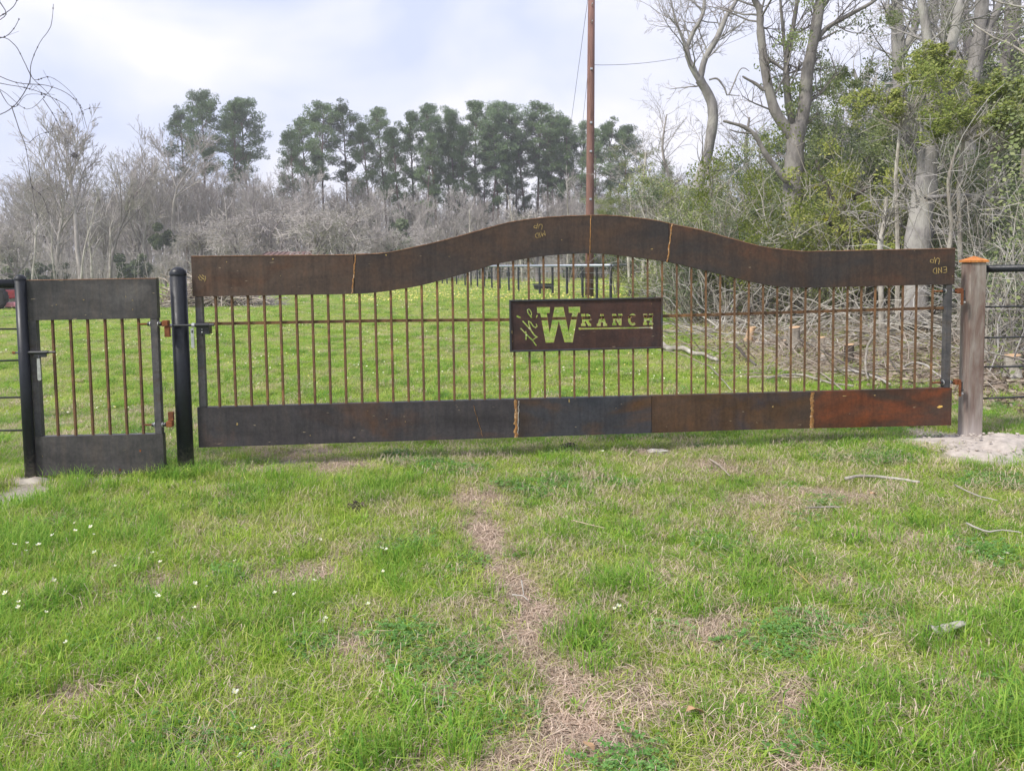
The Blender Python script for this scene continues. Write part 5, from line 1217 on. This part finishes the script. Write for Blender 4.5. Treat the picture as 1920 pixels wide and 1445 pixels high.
# yellow fresh leaves on a dark branch right of the forked tree
o = empty('leafy_branch_shrub', (atY(1590, 500, 18).x, 18, 0), 0, 'dark crooked shrub with a few bright yellow leaves, right of the forked trunk', 'shrub'); W = MB(); bx_ = o.location.x
for pix in ([(1600, 560), (1590, 470), (1560, 370), (1540, 330), (1530, 300)], [(1575, 400), (1600, 370), (1630, 350)], [(1590, 440), (1560, 420), (1545, 400)]):
    P_, r_ = limb(W, pix, 18, .09, .03, 6, wob=.15)
W.v = [(x-bx_, y-18, z) for x, y, z in W.v]; W.build('branches', 'bark_dark', o)
Lf = MB()
for (px, py) in ((1560, 328), (1575, 318), (1593, 352), (1590, 368), (1598, 360), (1530, 350), (1548, 412), (1540, 408), (1567, 380)):
    c = atY(px, py, 17.9)
    for k in range(26):
        q = c+rvec()*.07*rnd(.3, 1); a = rvec(); bb = a.orthogonal(); l = .035; b = len(Lf.v); Lf.v += [tuple(V(w_)-V((bx_, 18, 0))) for w_ in (q-a*l, q+bb*l*.4, q+a*l, q-bb*l*.4)]; Lf.f.append((b, b+1, b+2, b+3))
Lf.build('yellow_leaves', 'yellow_leaf', o)
# tangle of twigs and vines filling the thicket
def thicket_twigs():
    W, T = MB(), MB()
    for k in range(1100):
        y = 9+26*random.random()**1.1; x0 = wood_edge(y) if y > 15.5 else max(wood_edge(y), .60*y+.2); x = x0+rnd(.1, 1)*max(4, .9*y*1.0)*random.random()**.7
        if x > .72*y+2: x = rnd(x0, max(x0+.5, .72*y+1))
        z0 = gh(x, y); h = rnd(.6, 3.3); d = V((rnd(-.9, .9), rnd(-.5, .5), rnd(.3, 1.4)))
        pts, _ = path(V((x, y, z0)), d, h*1.1, 7, .36, rnd(-.14, .05)); r = rnd(.003, .013)
        M = W if random.random() < .45 else T
        M.tube(pts, [r*(1-.09*i) for i in range(8)], 4, False)
        for m in range(4):
            q, dd = at_t(pts, rnd(.25, .99)); p2, _ = path(q, dev(dd, R(rnd(30, 80))), h*rnd(.15, .4), 4, .28, 0); M.tube(p2, [.005]*5, 3, False)
    tag(W.build('thicket_twigs', 'bark_pale'), 'pale tangled twigs and vines of the thicket on the right', 'undergrowth', kind='stuff')
    tag(T.build('thicket_brush', 'bark_grey'), 'grey tangled brush of the thicket on the right', 'undergrowth', kind='stuff')
    B = leafball(10, 1, .1); Lf = MB()
    for k in range(85000):
        y = 9+29*random.random()**1.1; x0 = wood_edge(y)+.3 if y > 16.5 else max(wood_edge(y)+.3, .59*y+.3); x = x0+(max(.5, .72*y+2-x0))*random.random(); zmax = 2.3+.03*y+(2.2 if x > .53*y else 0)
        if fbm(x, y, .8, 55.) < -.08: continue
        c2 = V((x, y, gh(x, y)+.1+zmax*random.random()**1.3)); a = rvec(); bb = a.orthogonal().normalized(); l = rnd(.04, .085); b = len(Lf.v)
        Lf.v += [tuple(c2-a*l*.5), tuple(c2+bb*l*.28), tuple(c2+a*l*.5), tuple(c2-bb*l*.28)]; Lf.f.append((b, b+1, b+2, b+3))
    tag(Lf.build('thicket_leaves', 'leaf_mid'), 'scattered small green leaves all through the thicket', 'undergrowth', kind='stuff')
thicket_twigs()
# woodland floor litter
def floor_litter():
    mb = MB()
    for k in range(14000):
        y = 6.8+15*random.random()**1.2; x = wood_edge(y)+rnd(-.9, 1)*.6+(max(.3, .72*y+1.5-wood_edge(y)))*random.random()
        if x < wood_edge(y)-.2 and random.random() < .6: continue
        z = gh(x, y)+rnd(.005, .05); a = rnd(0, 6.28); l = rnd(.02, .06); dx, dy = math.cos(a)*l, math.sin(a)*l; t = rnd(-.02, .02); b = len(mb.v)
        mb.v += [(x-dx, y-dy, z), (x+dy*.4, y-dx*.4, z+t), (x+dx, y+dy, z+.01), (x-dy*.4, y+dx*.4, z-t)]; mb.f.append((b, b+1, b+2, b+3))
    tag(mb.build('leaf_litter', 'litter'), 'brown fallen leaves covering the woodland floor', 'leaf litter', kind='stuff')
    tangle('fallen_twigs', 5.8, 11.2, 3.2, 2.6, .20, 520, .3, 1.3, .009, 'bark_stick', 'small dead twigs littering the woodland edge behind the gate', 'twigs', 'stuff')
    tangle('fallen_twigs', 7.0, 15.0, 4.2, 2.2, .5, 420, .4, 1.7, .014, 'bark_pale', 'heap of pale dead twigs deeper in the woodland edge', 'twigs', 'stuff')
    tangle('fallen_twigs', 6.6, 8.0, 1.6, .8, .10, 120, .2, .7, .008, 'bark_stick', 'dead twigs scattered under the right pipe fence', 'twigs', 'stuff')
floor_litter()
# weeds tufts at the woodland edge are part of the grass; stumps follow
def stump(px, py, wpx, hpx, label, mat='bark_stick', lean=0.):
    p = gnd(px, py); sc = p.y/F0; r = wpx*sc/2; h = hpx*sc*1.05; o = empty('tree_stump', (p.x, p.y+r, gh(p.x, p.y)), 0, label, 'stump')
    mb = MB(); rg = []
    for z, k in ((-.05, 1.35), (.03, 1.18), (h*.4, 1.0), (h, .95)):
        rg.append([V((lean*z+r*k*(1+.1*noise.noise(V((c*2, z*3, px)))) * math.cos(c), r*k*(1+.1*noise.noise(V((c*2, z*3+4, px))))*math.sin(c), z+(.04*h*math.sin(c+1) if z == h else 0))) for c in [2*math.pi*i/14 for i in range(14)]])
    mb = loft(rg); mb.build('bark', mat, o, smooth=True); top = MB(); top.v = [tuple(q-V((0, 0, .0015))) for q in rg[-1]]; top.f = [tuple(range(14))]; top.build('cut_face', 'cut_wood', o); return o
stump(1493, 655, 22, 38, 'tall pinkish grey stump behind the bars, middle of the woodland edge', 'bark_pale')
stump(1596, 680, 18, 33, 'dark narrow stump with a cut top, right of the pinkish stump', 'bark_dark')
stump(1542, 661, 16, 26, 'short brown stump between the pinkish and the dark stump')
stump(1404, 642, 15, 26, 'split orange-brown stump at the left end of the fallen wood', 'cut_wood', .3)
stump(1471, 655, 10, 15, 'very small stump left of the pinkish one')
stump(1907, 716, 30, 44, 'broad pale stump under the right pipe fence', 'bark_pale')
stump(1546, 676, 9, 12, 'tiny pale stump below the short brown stump', 'bone_white')
def fallen(pix, r0, r1, label, mat='bark_stick', zs=None, cat='fallen branch', name='fallen_branch'):
    pts = []
    for i, (px, py) in enumerate(pix):
        z = zs[i] if zs else .0; p = gnd(px, py, z+.02) ; p.z = z+gh(p.x, p.y)+max(r0*.6, .004)+(.045 if py < 760 and py > 600 else .045 if py > 850 else 0) if z == 0 else p.z; pts.append(p)
    P = []; n = len(pts)
    for i in range(n-1):
        p0, p1, p2, p3 = pts[max(i-1, 0)], pts[i], pts[i+1], pts[min(i+2, n-1)]
        for k in range(5): t = k/5; P.append(.5*((2*p1)+(p2-p0)*t+(2*p0-5*p1+4*p2-p3)*t*t+(3*p1-p0-3*p2+p3)*t**3)+rvec()*r0*.2)
    P.append(pts[-1]); m = len(P)-1
    return tag(MB().tube(P, [lerp(r0, r1, i/m)*rnd(.9, 1.1) for i in range(m+1)], 8).build(name, mat, smooth=True), label, cat)
fallen([(1236, 650), (1255, 657), (1280, 659), (1300, 668), (1322, 671), (1345, 681)], .055, .025, 'long pale barkless log lying at the left end of the fallen wood', 'bark_pale', cat='log')
fallen([(1379, 646), (1398, 668), (1417, 688)], .025, .016, 'dark leaning stick beside the orange-brown stump', 'bark_dark', [.22, .1, 0])
fallen([(1375, 628), (1392, 631), (1402, 634)], .03, .02, 'short pale branch left of the orange-brown stump', 'bone_white')
fallen([(1440, 715), (1490, 708), (1530, 714), (1560, 722), (1600, 728)], .022, .012, 'grey branch lying low behind the gate, left part of the pile', 'bark_pale')
fallen([(1400, 712), (1440, 711), (1500, 712)], .012, .008, 'thin straight twig lying flat on the grass behind the gate')
fallen([(1560, 700), (1600, 702), (1640, 712), (1668, 726)], .022, .014, 'bright grey curved branch in the middle of the pile', 'bone_white')
fallen([(1692, 694), (1712, 680), (1735, 684), (1752, 698), (1770, 714)], .017, .010, 'bleached branch arching over the ground near the right stile', 'bone_white', [0, .13, .14, .08, 0])
fallen([(1634, 636), (1625, 655), (1623, 690), (1628, 716)], .016, .012, 'upright bent pale branch behind the bars', 'bark_pale', [.42, .3, .12, 0])
fallen([(1500, 636), (1550, 662), (1600, 690), (1660, 712)], .012, .008, 'long thin dark stick slanting down across the pile', 'bark_dark', [.3, .2, .1, 0])
fallen([(1660, 660), (1680, 690), (1700, 712)], .010, .007, 'thin dark twig leaning near the right end of the pile', 'bark_dark', [.2, .05, 0])
fallen([(1584, 618), (1620, 622), (1640, 622), (1680, 618)], .028, .02, 'grey log lying across behind the dark stump', 'bark_pale', [.2, .2, .2, .2])
fallen([(1330, 690), (1352, 712), (1372, 735)], .009, .005, 'thin curved twig lying in the grass behind the gate', 'bark_pale')
fallen([(1500, 690), (1540, 705), (1580, 735)], .014, .010, 'brown stick crossing the grey branches')
fallen([(1848, 762), (1862, 772), (1876, 784)], .018, .013, 'short grey branch just right of the square post', 'bark_pale')
fallen([(1584, 907), (1620, 902), (1680, 905), (1724, 911)], .011, .008, 'straight grey stick lying on the grass below the square post', 'bark_pale')
fallen([(1512, 961), (1540, 959), (1577, 958)], .006, .005, 'short grey stick on the grass left of the sandy mound', 'bark_pale')
fallen([(1330, 870), (1350, 884), (1368, 902)], .007, .004, 'brownish twig lying in the worn grass below the gate')
fallen([(960, 1128), (980, 1130), (990, 1138)], .0035, .002, 'thin white twig fork on the worn path', 'bone_white')
fallen([(978, 1100), (982, 1128)], .0028, .002, 'tiny white twig crossing the one on the path', 'bone_white')
fallen([(1812, 985), (1850, 1000), (1880, 998), (1915, 1003)], .006, .003, 'pale branching twig in the grass near the right edge', 'bone_white')
fallen([(1790, 915), (1830, 935), (1870, 945)], .006, .003, 'thin dead branch below the sandy mound', 'bark_pale')
fallen([(1075, 985), (1100, 992), (1135, 1000)], .0035, .002, 'thin yellow straw stalk lying right of the worn path', 'straw')
fallen([(1480, 1072), (1500, 1088), (1518, 1106)], .0028, .002, 'yellow dry stalk standing out in the green grass', 'soapstone')
# small things in the foreground grass
def lump(name, px, py, r, mat, label, cat, seed=1):
    p = gnd(px, py); mb = MB(); mb.blob((p.x, p.y, gh(p.x, p.y)+r[2]*.5), r, seed, 14, 8, .75, 4.); tag(mb.build(name, mat), label, cat)
lump('dirt_clod', 668, 958, (.05, .045, .038), 'dark_clump', 'dark crumbly clod lying in the grass left of the middle', 'clod', 2)
lump('dirt_clod', 1067, 843, (.075, .05, .03), 'dark_clump', 'brown clump on the ground just under the gate', 'clod', 5)
lump('flat_stone', 1232, 849, (.08, .04, .018), 'bone_white', 'flat pale stone under the gate', 'stone', 8)
p = gnd(1775, 1200); o = empty('bark_piece', (p.x, p.y, gh(p.x, p.y)+.030), R(8), 'curled pale piece of bark in the grass near the right edge', 'bark')
mb = MB(); n = 12; m = 6
for i in range(n+1):
    x = -.075+.15*i/n
    for j in range(m+1):
        a = R(-70+140*j/m); w = .024*(1-.5*(i/n)**2)*(1+.15*noise.noise(V((x*30, j, 1)))); mb.v.append((x, w*math.sin(a), .012+w*math.cos(a)*1.0+.016*math.sin(x*16)+.010*(1 if x < -.05 else 0)))
for i in range(n):
    for j in range(m): b = i*(m+1)+j; mb.f.append((b, b+1, b+m+2, b+m+1))
k = mb.build('curl', 'bone_white', o, smooth=True); sd = k.modifiers.new('thick', 'SOLIDIFY'); sd.thickness = .004
mb = MB(); mb.blob((-.082, 0, .02), (.018, .022, .018), 3, 8, 5, .6); mb.build('dark_end', 'bark_dark', o)
def leaf(px, py, s, rz, label):
    p = gnd(px, py); mb = MB(); prof = [(0, 0), (.3, .22), (.55, .3), (.8, .18), (1, 0), (.8, -.17), (.55, -.28), (.3, -.2)]
    mb.v = [((x-.5)*s, y*s, .02+.15*s*abs(y)*2+.1*s*math.sin(x*5)) for x, y in prof]; mb.f = [(0, 1, 2, 3, 4, 5, 6, 7)]
    o = mb.build('dead_leaf', 'dead_leaf', loc=(p.x, p.y, gh(p.x, p.y)+.02)); o.rotation_euler = (rnd(-.3, .3), rnd(-.3, .3), rz); sd = o.modifiers.new('thick', 'SOLIDIFY'); sd.thickness = .001; tag(o, label, 'leaf')
leaf(1305, 1357, .085, .4, 'large tan dead leaf lying at the lower right'); leaf(1246, 1020, .045, .2, 'small orange-tan leaf in the green grass'); leaf(1330, 1100, .04, 1.2, 'small brown leaf right of the yellow stalk')
leaf(1100, 1420, .05, 2.2, 'pale curled leaf on the bare patch at the bottom'); leaf(1636, 938, .06, .6, 'tan leaf below the straight grey stick'); leaf(690, 1330, .035, 1., 'rusty little leaf low in the left half')
# countable white flowers in the near grass
fmb = MB()
for k in range(4):
    a = k*1.5708; ca, sa = math.cos(a), math.sin(a); b = len(fmb.v)
    for (u, v_, z) in ((0, 0, 0), (.006, .005, .003), (.011, .006, .006), (.014, 0, .008), (.011, -.006, .006), (.006, -.005, .003)): fmb.v.append((ca*u-sa*v_, sa*u+ca*v_, z))
    fmb.f.append(tuple(b+i for i in range(6)))
FM = fmb.mesh('petals', 'petal_white'); SM = MB().tube([V((0, 0, -.11)), V((.006, 0, -.05)), V((0, 0, 0))], [.0012]*3, 4).mesh('stalk', 'grass_green')
CM2 = MB().blob((0, 0, .002), (.0025, .0025, .0025), rough=0, n=6, m=4).mesh('eye', 'petal_yellow')
ff = [(140, 978), (170, 985), (175, 1000), (98, 1000), (50, 1015), (72, 1018), (48, 1030), (26, 1018), (140, 992), (177, 1035), (286, 1036), (300, 1052), (365, 1090), (387, 1096), (365, 1135), (440, 1050), (600, 1012), (715, 1028), (725, 1030), (718, 1070), (290, 1108), (296, 1114), (35, 1125), (34, 1134), (85, 1144), (588, 1085),
      (515, 1107), (552, 1110), (610, 1155), (605, 1160), (295, 1192), (124, 1200), (440, 1292), (475, 1363), (452, 1412), (690, 1130), (1153, 1142), (1160, 1137), (1888, 1034), (1876, 1043), (1130, 847), (215, 1060), (100, 1085), (10, 1108)]
for i, (px, py) in enumerate(ff):
    p = gnd(px, py, .10); s = rnd(.55, .95)
    side = 'left of the thick black post' if px < 344 else 'between the black post and the worn path' if px < 900 else 'right of the worn path'
    o = empty('wildflower', (p.x, p.y, .10+gh(p.x, p.y)), rnd(0, 6), 'small white wildflower in the near grass, '+side, 'flower', 'white wildflowers in the near grass'); o.scale = (s, s, 1); o.rotation_euler = (rnd(-.7, .2), rnd(-.5, .5), rnd(0, 6))
    for nm, me in (('petals', FM), ('stalk', SM), ('eye', CM2)): c = bpy.data.objects.new(nm, me); scene.collection.objects.link(c); c.parent = o
# ================================================================ drooping vine branches at the top left, on a small tree standing left of the view
def vine_tree():
    Y = 7.0; base = atY(-260, 500, Y); o = empty('vine_tree', (base.x, Y, 0), 0, 'thin bare vine branches drooping into the picture at the top left', 'tree')
    W, T = MB(), MB()
    t, r = limb(W, [(-260, 860), (-255, 600), (-240, 380), (-215, 200), (-190, 40), (-180, -120)], Y, .07, .04, 8, wob=.1)
    t2, r2 = limb(W, [(-240, 380), (-200, 290), (-150, 240), (-100, 230)], Y, .035, .018, 6)
    V_ = [([(-190, 40), (-120, -20), (-40, -30), (10, 20), (0, 38)], .006), ([(-150, 60), (-60, 55), (10, 25), (32, 0), (34, -30)], .004), ([(-170, 140), (-80, 80), (0, 72), (25, 55), (36, 35)], .004), ([(-150, 240), (-60, 235), (0, 215), (30, 195), (55, 155), (58, 120), (75, 80), (95, 50), (100, 8)], .004),
          ([(-160, 180), (-50, 90), (0, 70), (28, 85), (45, 115), (60, 145), (90, 175), (135, 232)], .004), ([(-120, 130), (-40, 130), (30, 155), (85, 160), (125, 175), (150, 200), (163, 240)], .0038), ([(-150, 160), (-40, 152), (20, 160), (60, 168), (90, 180), (120, 195), (135, 215), (136, 240)], .0035),
          ([(-140, 200), (-50, 165), (0, 168), (50, 205), (85, 180), (100, 160)], .003), ([(22, 200), (35, 240), (48, 275), (55, 320), (60, 350), (80, 370), (92, 405)], .0035), ([(45, 115), (60, 145), (70, 150), (95, 145), (130, 170), (155, 205)], .003), ([(80, 185), (100, 215), (115, 245), (130, 275)], .003),
          ([(157, 207), (170, 203), (186, 202)], .002), ([(55, 268), (75, 252), (110, 245)], .0025), ([(0, 0), (-10, 50), (-30, 110)], .003), ([(0, 170), (15, 195), (30, 200), (50, 178), (85, 178)], .003), ([(60, 350), (66, 390), (75, 420), (85, 455)], .0022)]
    for pix, r0 in V_:
        P_, rr = limb(T, pix, Y, r0*1.15, r0*.55, 5, wob=.2)
        for k in range(max(1, len(P_)//4)):
            q, d = at_t(P_, rnd(.3, .99)); T.blob(tuple(q), (.007, .007, .008), k, 6, 4, .2)
            if random.random() < .4: p2, _ = path(q, dev(d, R(60)), rnd(.05, .2), 3, .2, -.02); T.tube(p2, [.0015]*4, 3, False)
    for nm, mb in (('trunk', W), ('vine_branches', T)):
        mb.v = [(x-base.x, y-Y, z) for x, y, z in mb.v]; mb.build(nm, 'vine_bark', o)
vine_tree()
# ================================================================ light spring haze
hb = MB().box(-360, 360, -190, 370, -1.6, 32); hm = bpy.data.materials.new('haze'); hm.use_nodes = True; hn = hm.node_tree; hn.nodes.clear()
ho = hn.nodes.new('ShaderNodeOutputMaterial'); hv = hn.nodes.new('ShaderNodeVolumePrincipled'); hv.inputs['Density'].default_value = HAZE; hv.inputs['Color'].default_value = (.93, .94, .99, 1); hv.inputs['Anisotropy'].default_value = .2
hn.links.new(hv.outputs[0], ho.inputs['Volume']); MATS['haze'] = hm
if HAZE > 0: tag(hb.build('haze', 'haze'), 'thin pale haze over the field', kind='stuff')
print('objects', len(bpy.data.objects))
